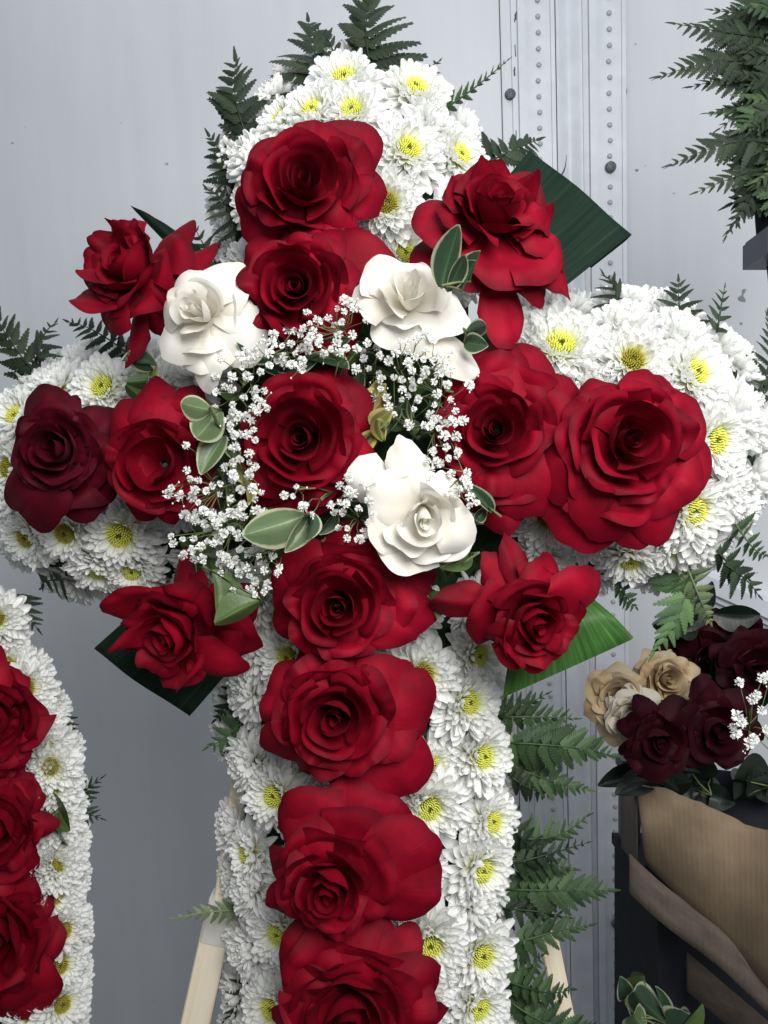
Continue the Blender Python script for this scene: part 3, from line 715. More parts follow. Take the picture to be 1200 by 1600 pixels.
FR = [((585,130),(592,-25),92,'D','broad dark fern frond standing up behind the very top chrysanthemums'),
 ((488,135),(478,22),74,'D','lacy dark fern frond above the top arm, next to the tallest frond'),
 ((530,125),(490,40),40,'D','short fern frond squeezed between the two frond tips at the top'),
 ((655,150),(690,88),34,'D','short fern tip peeking over the top arm beside the tallest frond'),
 ((400,250),(372,80),84,'D','large dark fern frond fanning out beside the upper left shoulder of the top arm'),
 ((385,320),(318,205),60,'D','dark fern frond hanging below the large shoulder frond'),
 ((372,370),(312,290),50,'D','small dark fern leaf low beside the top arm'),
 ((345,420),(300,345),34,'D','dark fern scrap between the side-turned rose and the top arm'),
 ((680,180),(806,96),24,'M','narrow edge-on fern frond pointing out towards the left rail'),
 ((730,270),(846,208),70,'D','dark fern frond reaching over the left rail beside the top arm'),
 ((850,290),(890,240),8,'D','thin single fern tip behind the dark folded leaf'),
 ((70,600),(-18,470),60,'D','big dark fern frond above the end of the shorter arm'),
 ((60,560),(90,500),36,'D','dark fern tip next to the big frond above the shorter arm'),
 ((210,560),(95,500),48,'D','dark fern frond half covered by the side-turned red rose'),
 ((965,480),(940,425),40,'D','curly dark fern tip between the dark folded leaf and the bright arm'),
 ((1065,520),(1062,432),54,'D','spread fern frond standing above the bright arm'),
 ((1120,520),(1138,445),30,'D','thin upright fern frond next to the spread one above the bright arm'),
 ((1175,640),(1200,480),46,'D','dark fern frond beyond the outer end of the bright arm'),
 ((1150,820),(1210,870),40,'M','fern frond under the outer end of the bright arm'),
 ((1130,880),(1190,935),44,'D','dark drooping fern below the outer end of the bright arm'),
 ((1075,880),(1015,1025),58,'L','fresh green fern frond hanging under the bright arm'),
 ((1075,890),(1118,978),46,'Y','pale green fern tip hanging beside the fresh green frond'),
 ((965,905),(1000,950),34,'M','small fern scrap between the bright arm and the green folded leaf'),
 ((775,1120),(860,1085),34,'M','fern frond just under the green folded leaf'),
 ((790,1160),(968,1192),66,'M','long fern frond pointing at the right rail, upper of the row beside the stem'),
 ((800,1215),(870,1240),44,'D','short dark fern below the long upper frond beside the stem'),
 ((800,1310),(925,1268),40,'M','airy fern frond in the middle of the row beside the stem'),
 ((800,1350),(928,1318),34,'D','thin dark fern frond just under the airy one beside the stem'),
 ((785,1120),(905,1130),42,'M','fern frond overlapping the long upper frond from above, beside the stem'),
 ((785,1190),(930,1232),50,'M','fern frond dipping under the long upper frond beside the stem'),
 ((790,1280),(880,1345),40,'D','dark fern frond slanting down below the airy one beside the stem'),
 ((785,1340),(905,1362),46,'M','fern frond partly over the long middle frond beside the stem'),
 ((785,1420),(890,1440),44,'D','dark fern frond between the long middle one and the easel leg'),
 ((785,1530),(905,1545),46,'M','fern frond over the lowest one beside the stem'),
 ((1120,860),(1178,905),46,'D','dark fern tucked close under the bright arm near its outer end'),
 ((790,1390),(962,1396),64,'M','long fern frond reaching the right rail beside the third stem rose'),
 ((800,1475),(932,1452),46,'M','pointed fern frond crossing the pale easel leg'),
 ((800,1520),(850,1490),40,'M','short fern frond against the stem above the lowest one'),
 ((790,1560),(945,1600),60,'M','lowest fern frond beside the stem, running out of the picture'),
 ((390,1060),(330,1130),44,'D','dark fern behind the tip of the dark folded leaf at the stem'),
 ((385,1120),(318,1168),40,'L','light green fern tip poking out at the upper stem'),
 ((385,1160),(345,1190),30,'D','little dark fern hanging at the upper stem'),
 ((100,905),(60,925),40,'D','dark fern under the shorter arm near its end'),
 ((230,900),(150,920),34,'D','dark fern scrap under the shorter arm near the ragged rose'),
 ((385,1530),(345,1600),30,'D','dark fern beside the stem at the bottom, by the easel leg')]
for i, (b, t, hw, tone, lab) in enumerate(FR):
    frond(b, t, hw, B0 + .01 * (i % 3), B0 + .015 + .02 * ((i * 7) % 4) / 3, tone, lab, bow=(-.08, .05, .1, -.03)[i % 4], face=R_(55) if hw <= 26 else 0)
frond((372, 1422), (266, 1440), 26, .745, .72, 'Y', 'pale green fern leaf caught at the taped joint of the easel leg', bow=.06)

# ------------------------------------------------------------------ folded broad leaves
def broad(name, pts, mat, label, bow=.012, fold_side=0, rad=.010, nu=18, nv=14, swap=False):
    """a long leaf folded over: front layer over quad PTS=(px,py,D)x4, rounded fold at edge 1-2, back layer behind"""
    c = [Vector(((p[0] - 600) / F * p[2], p[2], -(p[1] - 800) / F * p[2])) for p in pts]
    V = []; Fc = []; UV = []
    def patch(u, v):
        return c[0].lerp(c[1], u).lerp(c[3].lerp(c[2], u), v)
    cen = sum(c, Vector()) / 4
    cols = []
    for i in range(nu + 1): cols.append(('f', i / nu))
    for i in range(1, 6): cols.append(('r', i / 6))
    for i in range(nu // 2 + 1): cols.append(('b', 1 - i / nu))
    for k, (kd, q) in enumerate(cols):
        for j in range(nv + 1):
            v = j / nv
            if kd == 'f': p = patch(q, v) + Vector((0, -bow * math.sin(PI * v) * (.4 + .6 * q), 0)); uu = q
            elif kd == 'r':
                p = patch(1, v); out = (patch(1, v) - patch(.9, v)).normalized()
                p = p + out * rad * .45 * math.sin(PI * q) + Vector((0, -bow * math.sin(PI * v) + rad * (1 - math.cos(PI * q)), 0)); uu = 1 + q * .1
            else: p = patch(q, v) + Vector((0, -bow * math.sin(PI * v) * (.4 + .6 * q) + 2 * rad, 0)); uu = 2.1 - q
            p += Vector((0, .0012 * math.sin(v * 9 + q * 3), 0))
            V.append(M @ p); UV.append((uu, v) if swap else (v, uu))
    for k in range(len(cols) - 1):
        for j in range(nv):
            a = k * (nv + 1) + j; Fc.append((a, a + nv + 1, a + nv + 2, a + 1))
    o = obj(name, mesh(name, V, Fc, mat, uv=UV)); return tag(o, label, 'leaf', 'broad leaves folded behind the corner roses')
broad('folded_leaf', [(748,330,.68), (826,236,.70), (985,368,.69), (890,448,.675)][0:1] + [(826,236,.70), (984,368,.69), (880,450,.675)], ASP_D, 'very dark glossy leaf folded to a point behind the drooping red rose', bow=.003)
broad('folded_leaf', [(800,960,.675), (930,945,.69), (985,1000,.69), (790,1130,.70)][:1] + [(925,940,.69), (985,1000,.69), (786,1090,.685)], ASP_G, 'bright green ribbed leaf folded under the outward leaning red rose', bow=.010, swap=True)
broad('folded_leaf', [(250,920,.69), (150,1010,.70), (300,1114,.70), (390,1010,.69)], ASP_D, 'dark leaf folded under the ragged edge-on red rose', bow=.006, rad=.013)
broad('folded_leaf', [(300,420,.70), (205,322,.71), (262,352,.71), (330,400,.70)], ASP_D, 'dark leaf edge showing above the side-turned red rose', bow=.004, rad=.008)

# ------------------------------------------------------------------ small broad leaves
def leaf_geo(wd, fold, bend, n=9, mseg=6):
    V = []; Fc = []; E = []; RB = []; UV = []
    for j in range(n + 1):
        t = j / n; Wd = wd * math.sin(PI * (.03 + .95 * t) ** .9) ** .75
        for i in range(mseg + 1):
            u = -1 + 2 * i / mseg
            V.append((u * Wd, t, fold * abs(u) * Wd + bend * t * t + .012 * math.sin(7 * t + 3 * u)))
            ed = max(abs(u), (t - .5) * 2 if t > .93 else 0); E.append(ed); RB.append(abs(u)); UV.append((u * .5 + .5, t))
    for j in range(n):
        for i in range(mseg):
            k = j * (mseg + 1) + i; Fc.append((k, k + 1, k + mseg + 2, k + mseg + 1))
    return V, Fc, E, RB, UV
LEAFM = {}
def leaf_mesh(mat, k):
    key = (mat.name, k)
    if key not in LEAFM:
        V, Fc, E, RB, UV = leaf_geo(1.0, (.25, -.2, .5)[k], (-.25, .12, -.1)[k])
        LEAFM[key] = mesh('leaf', V, Fc, mat, uv=UV, attr={'edge': E, 'rib': RB})
    return LEAFM[key]
def leaf_mw(base, tip, wpx, D, roll=0.0, tilt=0.0):
    def cp(px, py, D): return Vector(((px - 600) / F * D, D, -(py - 800) / F * D))
    A, B = cp(*base, D + tilt), cp(*tip, D - tilt); y = (B - A).normalized(); L = (B - A).length
    x = y.cross(Vector((0, 1, 0))).normalized(); x = Matrix.Rotation(roll, 3, y) @ x; z = x.cross(y)
    return M @ (Matrix.Translation(A) @ Matrix((x, y, z)).transposed().to_4x4()), L, wpx / F * D / 2
def sprig(leaves, label, group='leafy sprigs between the roses'):
    """leaves: (base, tip, width px, D, material, shape, roll)"""
    b0 = leaves[0]; mw0, L, wv = leaf_mw(b0[0], b0[1], b0[2], b0[3])
    root = thing('leafy_sprig', mw0, label, 'leaf sprig', group); inv = mw0.inverted()
    mb = MB()
    for (b, t, wpx, D, mt, k, roll) in leaves:
        mw, L, hw = leaf_mw(b, t, wpx, D, roll, .006)
        obj('leaf', leaf_mesh(mt, k), root, mw=inv @ mw @ Matrix.Diagonal((hw, L, L, 1)))
        p = inv @ mw.translation; mb.tube([p, p.lerp(Vector((0, 0, -.012)), .5), Vector((0, -.004, -.022))], .0009, 4)
    obj('stem', mb.mesh('stem', SHOOT), root)
    return root
sprig([((690,450),(712,350),46,.565,PIT_D,0,.2), ((700,455),(730,396),28,.562,PIT_D,0,-.1), ((722,455),(742,405),26,.566,PIT_D,2,.4), ((735,440),(748,390),16,.57,PIT_D,2,.8)], 'dark variegated sprig of slim leaves against the drooping red rose')
sprig([((728,520),(764,505),28,.60,PIT_D,0,.2), ((726,535),(760,540),34,.605,PIT_D,1,.2)], 'two stubby dark leaves beside the pointed white rose')
sprig([((330,640),(278,632),42,.585,PIT,0,.1), ((345,640),(303,690),56,.59,PIT,0,-.2), ((350,680),(312,738),44,.60,PIT,1,.2), ((360,690),(372,720),26,.62,PIT_D,1,0)], 'pale variegated sprig of rounded leaves left of the central red rose')
sprig([((478,805),(378,842),66,.575,PIT,0,.15), ((490,805),(448,862),34,.585,PIT,1,-.3), ((485,800),(488,850),26,.58,PIT_D,0,.6)], 'large rounded sage leaf with smaller ones below the central red rose')
sprig([((330,890),(345,975),44,.585,PLAIN,2,.5), ((408,938),(330,968),52,.583,PLAIN,0,-.35)], 'folded plain green leaf between the ragged rose and the first stem rose')
sprig([((600,660),(585,590),40,.64,PIT_Y,0,.3), ((575,640),(600,600),34,.635,PIT_Y,1,-.4), ((620,655),(600,610),30,.63,PIT_Y,2,.5), ((580,665),(612,640),34,.628,PIT_Y,1,.1), ((600,690),(586,650),26,.625,PIT_Y,0,.1), ((560,700),(590,672),30,.64,PIT_Y,1,.2)], 'yellow green rosette of young leaves right of the central red rose')
sprig([((700,610),(720,580),26,.64,PIT_Y,0,.3), ((690,600),(676,640),24,.64,PIT_D,0,.2), ((720,620),(690,588),30,.645,PIT_D,1,.4)], 'small yellow edged sprig beneath the pointed white rose')
sprig([((372,720),(400,792),26,.625,PIT_Y,0,.4), ((366,716),(385,760),20,.63,PIT_Y,1,.2)], 'yellow cream leaf edge beside the lower petals of the central red rose')
sprig([((430,560),(365,545),20,.625,PIT_D,0,.6), ((440,580),(500,560),22,.63,PIT_D,1,.7), ((470,560),(548,575),18,.62,PIT_D,2,.5), ((500,545),(545,530),26,.635,PIT_D,1,.2)], 'thin cream edged leaves curling above the central red rose')
sprig([((770,800),(728,755),24,.615,PIT_D,1,.3), ((760,790),(742,820),20,.62,PIT_D,0,.2)], 'dark leaves between the lowest white rose and the overlapped red rose')
sprig([((735,865),(690,885),44,.62,PLAIN,1,.2), ((700,900),(712,868),34,.625,PIT_D,0,.2)], 'dull green leaf under the lowest white rose')
sprig([((975,1560),(972,1530),30,.78,PIT_D,1,.2), ((1020,1600),(1000,1520),30,.785,PLAIN,2,.5), ((1060,1610),(1100,1575),34,.775,PLAIN,1,.3), ((1040,1600),(975,1535),50,.77,PIT_D,0,.2), ((1050,1620),(1075,1580),36,.77,PIT_D,2,.3), ((1010,1610),(980,1575),44,.76,PIT,0,.2), ((1040,1590),(1030,1545),22,.78,PIT_D,1,.5)], 'dark cream edged sprig in the bottom corner below the cardboard box', 'leafy sprigs away from the cross')
sprig([((80,1240),(103,1300),60,.70,ASP_D and PLAIN,1,.4), ((75,1250),(98,1325),50,.705,PIT_D,1,.8)], 'dark leaf between the two upper roses of the neighbouring arrangement', 'leafy sprigs away from the cross')
rgl = random.Random(9)
def cxy(lst): return lst
k = 0
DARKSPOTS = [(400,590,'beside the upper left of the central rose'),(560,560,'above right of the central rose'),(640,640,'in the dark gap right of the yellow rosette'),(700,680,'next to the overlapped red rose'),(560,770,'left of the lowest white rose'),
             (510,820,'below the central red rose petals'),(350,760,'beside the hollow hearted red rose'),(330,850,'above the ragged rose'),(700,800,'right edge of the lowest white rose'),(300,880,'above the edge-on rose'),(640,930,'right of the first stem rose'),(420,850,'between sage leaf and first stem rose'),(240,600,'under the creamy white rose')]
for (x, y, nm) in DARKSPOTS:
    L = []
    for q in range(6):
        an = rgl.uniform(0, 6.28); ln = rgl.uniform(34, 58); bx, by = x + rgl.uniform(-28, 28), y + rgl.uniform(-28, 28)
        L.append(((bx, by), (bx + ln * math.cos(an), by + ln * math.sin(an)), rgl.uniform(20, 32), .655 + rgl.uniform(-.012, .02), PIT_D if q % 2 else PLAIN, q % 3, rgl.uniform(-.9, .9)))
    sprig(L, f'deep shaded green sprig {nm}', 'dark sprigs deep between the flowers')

# ------------------------------------------------------------------ gypsophila
def blossom_mesh(seed):
    rg = random.Random(seed); V = []; Fc = []
    npet = 22
    for i in range(npet):
        zf = 1 - 1.25 * (i + .5) / npet; ph = i * 2.39996 + rg.uniform(-.2, .2); rr = math.sqrt(max(0, 1 - zf * zf))
        d = Vector((rr * math.cos(ph), rr * math.sin(ph), zf)); L = rg.uniform(.78, 1.08)
        x = d.orthogonal().normalized(); x = Matrix.Rotation(rg.uniform(0, 6.28), 3, d) @ x; y = d.cross(x)
        n = len(V); wv = .26 * rg.uniform(.8, 1.3)
        V += [d * .15, d * L * .75 + x * wv + y * .10, d * L + x * wv * .5 - y * .03, d * L * .92, d * L - x * wv * .5 + y * .06, d * L * .75 - x * wv + y * .10]
        Fc += [(n, n+1, n+2, n+3), (n, n+3, n+4, n+5)]
    return mesh('blossom', V, Fc, BREATH, smooth=False)
BLO = [blossom_mesh(i) for i in range(5)]
budm = MB(); budm.tube([(0,0,-.6), (0,0,0), (0,0,.7)], [.3, .6, .25], 5)
BUDM = budm.mesh('bud', BREATH)
def breath(cx, cy, rx, ry, n, root_px, D, label, group='sprays of tiny white gypsophila', spread=.018, r=8.8, buds=4, pts=None):
    rg = random.Random(int(cx * 11 + cy))
    def cp(px, py, D): return Vector(((px - 600) / F * D, D, -(py - 800) / F * D))
    A = cp(*root_px, D + .05); mw = M @ Matrix.Translation(A)
    root = thing('gypsophila_spray', mw, label, 'small flowers', group); mb = MB()
    P = []; tries = 0
    if pts: P = [(x, y, cp(x, y, D + rg.uniform(-.006, .006))) for (x, y) in pts]
    if not pts: n = int(n * 1.3); rx *= 1.15; ry *= 1.15
    while len(P) < n and tries < 4000:
        tries += 1
        an = rg.uniform(0, 6.28); q = math.sqrt(rg.random()); x = cx + rx * q * math.cos(an); y = cy + ry * q * math.sin(an)
        if any(math.hypot(x - a, y - b) < r * 1.15 for (a, b, _p) in P): continue
        P.append((x, y, cp(x, y, D + rg.uniform(-spread * .5, spread))))
    nodes = []
    for i in range(max(3, n // 5)):
        x, y, p = P[i * len(P) // max(3, n // 5) % len(P)]
        q = (p - A) * rg.uniform(.55, .75) + Vector((rg.uniform(-.004, .004), .006, rg.uniform(-.004, .004))); nodes.append(q)
        mb.tube([Vector((0, 0, 0)), q * .5 + Vector((rg.uniform(-.003, .003), 0, rg.uniform(-.003, .003))), q], [.0007, .0006, .0005], 4)
    for i, (x, y, p) in enumerate(P):
        p = p - A
        nd = min(nodes, key=lambda q: (q - p).length)
        mid = (nd + p) / 2 + Vector((rg.uniform(-.003, .003), rg.uniform(-.001, .003), rg.uniform(-.003, .003)))
        mb.tube([nd, mid, p], [.0004, .00035, .0003], 3)
        dr = (Vector((rg.uniform(-.6, .6), -1, rg.uniform(-.4, .7)))).normalized()
        s = r * D / F * rg.uniform(.62, 1.15)
        R3 = dr.to_track_quat('Z', 'Y').to_matrix().to_4x4() @ Matrix.Rotation(rg.uniform(0, 6.28), 4, 'Z')
        obj('blossom', BLO[rg.randrange(5)], root, mw=Matrix.Translation(p) @ R3 @ Matrix.Scale(s, 4))
    for i in range(buds):
        x, y, p0 = P[rg.randrange(len(P))]; p = p0 - A + Vector((rg.uniform(-.008, .008), -.002, rg.uniform(-.008, .008)))
        mb.tube([p, (p0 - A)], .00025, 3)
        obj('bud', BUDM, root, mw=Matrix.Translation(p) @ Matrix.Scale(.0011, 4))
    obj('stem', mb.mesh('stem', SHOOT), root)
    return root
breath(455, 545, 52, 28, 19, (480, 600), .598, 'spray of tiny white blossoms between creamy white rose and central red rose')
breath(525, 515, 48, 42, 20, (520, 600), .592, 'dense spray of tiny white blossoms below the second red rose from the top')
breath(375, 610, 42, 62, 26, (400, 660), .600, 'spray of tiny white blossoms below the creamy white rose')
breath(380, 690, 26, 55, 15, (400, 700), .602, 'narrow spray of tiny white blossoms against the left side of the central red rose')
breath(350, 780, 60, 52, 27, (400, 740), .600, 'spray of tiny white blossoms between hollow hearted rose and sage leaf')
breath(325, 838, 52, 36, 18, (390, 780), .598, 'spray of tiny white blossoms above the folded plain green leaf')
breath(392, 888, 46, 38, 20, (400, 830), .590, 'lowest spray of tiny white blossoms, over the folded plain green leaf')
breath(275, 765, 20, 26, 6, (340, 760), .580, 'few tiny white blossoms floating over the hollow hearted red rose', pts=[(268,762),(282,775),(290,696),(292,735),(262,772),(310,750)])
breath(660, 560, 55, 34, 17, (640, 620), .590, 'spray of tiny white blossoms spilling over the lower pointed white rose')
breath(655, 610, 50, 50, 18, (640, 660), .605, 'loose spray of tiny white blossoms left of the overlapped red rose, upper part')
breath(690, 680, 34, 42, 13, (650, 680), .600, 'loose spray of tiny white blossoms touching the overlapped red rose')
breath(690, 740, 50, 36, 14, (650, 700), .603, 'spray of tiny white blossoms behind the lowest white rose upper petal')
breath(590, 580, 34, 40, 9, (600, 640), .625, 'shaded tiny white blossoms above the yellow rosette', spread=.02)
breath(550, 800, 32, 50, 17, (540, 760), .598, 'spray of tiny white blossoms left of the lowest white rose')
breath(465, 780, 18, 22, 6, (520, 770), .572, 'four or five tiny white blossoms over the bottom petals of the central red rose', pts=[(444,774),(458,776),(474,792),(487,804),(478,790)], buds=2)
breath(725, 770, 22, 24, 6, (690, 740), .58, 'few tiny white blossoms above the lowest white rose right petal', buds=3)
breath(705, 585, 10, 40, 5, (660, 620), .60, 'sparse tiny white blossoms between pointed white rose and overlapped red rose', pts=[(733,601),(705,655),(703,578),(716,705),(728,750)])
breath(1172, 1110, 34, 60, 13, (1230, 1200), .72, 'tiny white blossoms hanging in front of the dark background bouquet', 'gypsophila in front of the background bouquet', r=11, buds=12,
       pts=[(1152,1118),(1145,1135),(1158,1128),(1176,1092),(1190,1110),(1182,1086),(1150,1145),(1178,1155),(1196,1140),(1192,1060),(1204,1056),(1170,1162)])

# ------------------------------------------------------------------ easel
def bar(name, p0, p1, wd, th, mat, parent=None):
    A, B = Vector(p0), Vector(p1); y = (B - A).normalized(); L = (B - A).length
    x = y.cross(MR @ Vector((0, 1, 0))).normalized(); z = x.cross(y)
    mw = Matrix.Translation(A) @ Matrix((x, y, z)).transposed().to_4x4()
    V = []; UV = []; Fc = []
    b = .0012; prof = [(-wd/2+b, -th/2), (wd/2-b, -th/2), (wd/2, -th/2+b), (wd/2, th/2-b), (wd/2-b, th/2), (-wd/2+b, th/2), (-wd/2, th/2-b), (-wd/2, -th/2+b)]
    for j in range(9):
        for i, (x_, z_) in enumerate(prof): V.append((x_, L * j / 8, z_)); UV.append((i / 4.0, L * j / 8 * 4))
    for j in range(8):
        for i in range(8): a = j*8+i; b2 = j*8+(i+1) % 8; Fc.append((a, b2, b2+8, a+8))
    Fc.append(tuple(range(8))[::-1]); Fc.append(tuple(64 + i for i in range(8)))
    return mw, mesh(name, V, Fc, mat, uv=UV, smooth=False)
easel = thing('easel', M @ Matrix.Translation((0, .8, -.3)), 'pale pine easel holding the flower cross, its legs splayed and joined with clear tape', 'easel')
inv = easel.matrix_basis.inverted()
def ground(px, py, D):
    a = at(px, py, D); return a
def bar_to(name, a, b, wd, th, mat):
    mw, me = bar(name, a, b, wd, th, mat); return obj(name, me, easel, mw=inv @ mw)
top = at(392, 1130, .770); j1 = at(345, 1440, .775); lo = at(300, 1640, .78)
d = (lo - j1).normalized(); foot = j1 + d * ((j1.z - .004) / -d.z)
bar_to('upper_leg', top, j1 - (j1 - top).normalized() * .0, .0165, .014, WOOD)
mwL, meL = bar('leg', j1 - d * .004 + MR @ Vector((-.0015, -.004, 0)), foot, .0245, .020, WOOD); obj('leg', meL, easel, mw=inv @ mwL)
bar_to('tape', j1 - d * .012 + MR @ Vector((.001, -.003, 0)), j1 + d * .014 + MR @ Vector((.001, -.003, 0)), .0275, .0235, TAPE)
bar_to('tape', j1 - d * .022, j1 + d * .0 , .0265, .0225, TAPE)
t2 = at(842, 1395, .79); l2 = at(870, 1530, .80); d2 = (l2 - t2).normalized(); foot2 = t2 + d2 * ((t2.z - .004) / -d2.z)
t2 = t2 - d2 * .02
mwR, meR = bar('leg', t2, foot2, .0165, .014, WOOD); obj('leg', meR, easel, mw=inv @ mwR)
bar_to('crossbar', at(360, 1150, .775), at(800, 1165, .775), .02, .014, WOOD)

# ------------------------------------------------------------------ neighbouring arrangement on the left
GN = 'roses of the neighbouring arrangement'
for i, (bud, Rb, tips, axis, lab) in enumerate([
 ((12, 1132), 52, [(80,1136),(48,1062),(0,1050),(-60,1080),(-80,1150),(-50,1210),(10,1225),(54,1205)], (-.1,0), 'uppermost red rose of the neighbouring arrangement, cut by the picture edge'),
 ((5, 1305), 52, [(94,1300),(70,1245),(10,1225),(-60,1250),(-80,1310),(-60,1380),(0,1405),(60,1372)], (-.1,0), 'middle red rose of the neighbouring arrangement beside a dark leaf'),
 ((8, 1485), 62, [(113,1528),(96,1450),(60,1402),(0,1390),(-80,1440),(-80,1520),(-40,1600),(40,1615),(86,1590)], (-.1,0), 'lowest and largest red rose of the neighbouring arrangement')]):
    sh = (-54, -40, -56)[i]; bud = (bud[0] + sh * .7, bud[1]); Rb = Rb * 1.1; tips = [(t[0] + sh, bud[1] + (t[1] - bud[1]) * 1.14) for t in tips]
    rose(bud, Rb, tips, axis, RED, lab, GN, 91 + i, .655)
used_labels.clear()
def nmum(px, py, R, tilt, D, lab, olive=True):
    a = Vector((math.sin(tilt), -math.cos(tilt), .1)).normalized()
    return mum(px, py, R, D=D, n=a, olive=olive, label=lab, group='white chrysanthemums of the neighbouring arrangement')
k = 0
ordn = ['first','second','third','fourth','fifth','sixth','seventh','eighth','ninth','tenth','eleventh','twelfth','thirteenth','fourteenth','fifteenth','sixteenth']
path = [(8,985),(22,1040),(52,1075),(68,1128),(86,1175),(98,1225),(100,1285),(104,1345),(98,1400),(110,1455),(104,1510),(108,1570),(100,1630)]
for i, (x, y) in enumerate(path):
    x -= 10; nmum(x, y, 50, .75, .705, f'side-turned white chrysanthemum on the edge of the neighbouring arrangement, {ordn[i]} from its top')
for i, (x, y) in enumerate([(78,1200),(84,1360),(-8,968),(52,1590)]):
    nmum(x, y, 50, .35, .70, ['olive centred chrysanthemum beside the uppermost neighbouring rose', 'olive centred chrysanthemum between the two lower neighbouring roses', 'round white chrysanthemum at the top of the neighbouring arrangement', 'white chrysanthemum at the bottom beside the largest neighbouring rose'][i])
path2 = [(30,1000),(62,1050),(92,1110),(112,1170),(122,1240),(126,1310),(126,1380),(130,1450),(128,1530),(124,1600)]
for i, (x, y) in enumerate(path2):
    x -= 8; nmum(x, y, 46, 1.25, .735, f'white chrysanthemum at the back edge of the neighbouring arrangement, {ordn[i]} from its top')
mb = MB()                                                              # foam body behind it
mb.tube([at(-80, 1000, .78), at(-40, 1300, .78), at(-30, 1750, .78)], [.035, .062, .068], 18)
o = obj('foam_block', mb.mesh('foam_block', FOAM)); tag(o, 'dark floral foam body inside the neighbouring arrangement', 'floral foam')
frond((95, 1120), (122, 1160), 24, .745, .745, 'D', 'small dark fern at the edge of the neighbouring arrangement, upper one', 'ferns of the neighbouring arrangement')
frond((110, 1250), (160, 1215), 30, .745, .745, 'D', 'dark fern spreading from the neighbouring arrangement, middle one', 'ferns of the neighbouring arrangement')
frond((110, 1260), (160, 1280), 28, .748, .745, 'D', 'dark fern spreading from the neighbouring arrangement, lower one', 'ferns of the neighbouring arrangement')
frond((20, 930), (60, 985), 40, .76, .76, 'D', 'dark fern under the end of the shorter arm above the neighbouring arrangement', 'ferns of the neighbouring arrangement')

# ------------------------------------------------------------------ bouquet in the cardboard box, lower right
GB = 'roses of the bouquet in the box'
BR = [
 ((955, 1085), 26, [(925,1065),(960,1048),(990,1075),(985,1120),(950,1150),(922,1120)], (-.2,.1), PEACH, 'peach rose at the outer side of the boxed bouquet', 1.02),
 ((1035, 1058), 26, [(1000,1040),(1045,1030),(1082,1060),(1060,1095),(1015,1095)], (.1,.1), PEACH, 'peach rose behind, next to the dark roses of the boxed bouquet', 1.06),
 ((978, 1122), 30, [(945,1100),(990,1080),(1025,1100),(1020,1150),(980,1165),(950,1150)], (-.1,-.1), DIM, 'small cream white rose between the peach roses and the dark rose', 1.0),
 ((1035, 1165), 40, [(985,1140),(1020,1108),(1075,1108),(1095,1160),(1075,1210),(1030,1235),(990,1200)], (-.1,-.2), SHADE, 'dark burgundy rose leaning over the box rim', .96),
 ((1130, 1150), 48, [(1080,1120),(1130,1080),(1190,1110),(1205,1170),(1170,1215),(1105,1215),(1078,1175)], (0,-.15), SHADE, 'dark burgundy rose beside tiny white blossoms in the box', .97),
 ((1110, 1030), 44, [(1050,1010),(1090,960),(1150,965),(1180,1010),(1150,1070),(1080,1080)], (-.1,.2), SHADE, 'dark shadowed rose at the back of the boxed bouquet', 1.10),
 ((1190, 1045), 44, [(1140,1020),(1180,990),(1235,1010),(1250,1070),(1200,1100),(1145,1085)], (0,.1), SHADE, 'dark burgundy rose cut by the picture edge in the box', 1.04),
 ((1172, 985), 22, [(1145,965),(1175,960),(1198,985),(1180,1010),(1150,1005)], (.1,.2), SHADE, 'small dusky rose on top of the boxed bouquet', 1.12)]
for i, (bud, Rb, tips, axis, mat, lab, D) in enumerate(BR):
    if i < 3:
        bud = (bud[0] + 14, bud[1] + 4); tips = [(t[0] + 14, t[1] + 4) for t in tips]; cx, cy = bud; g_ = 1.22 if i < 2 else 1.0; Rb *= g_; tips = [(cx + (t[0] - cx) * g_, cy + (t[1] - cy) * g_) for t in tips]
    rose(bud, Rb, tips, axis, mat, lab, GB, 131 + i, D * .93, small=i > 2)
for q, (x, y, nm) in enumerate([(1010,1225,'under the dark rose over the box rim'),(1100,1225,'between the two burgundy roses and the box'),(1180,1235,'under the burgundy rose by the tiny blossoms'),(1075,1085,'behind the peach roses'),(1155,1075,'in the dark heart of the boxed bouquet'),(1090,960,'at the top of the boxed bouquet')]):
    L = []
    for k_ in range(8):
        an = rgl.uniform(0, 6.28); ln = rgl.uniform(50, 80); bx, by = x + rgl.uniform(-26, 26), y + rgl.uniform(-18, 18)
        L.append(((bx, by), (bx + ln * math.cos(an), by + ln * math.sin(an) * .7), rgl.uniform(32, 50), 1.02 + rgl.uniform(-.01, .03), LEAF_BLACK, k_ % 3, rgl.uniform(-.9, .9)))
    sprig(L, f'blackish leaves {nm}', 'dark leaves of the boxed bouquet')  # added leaves filling the dark behind the boxed roses
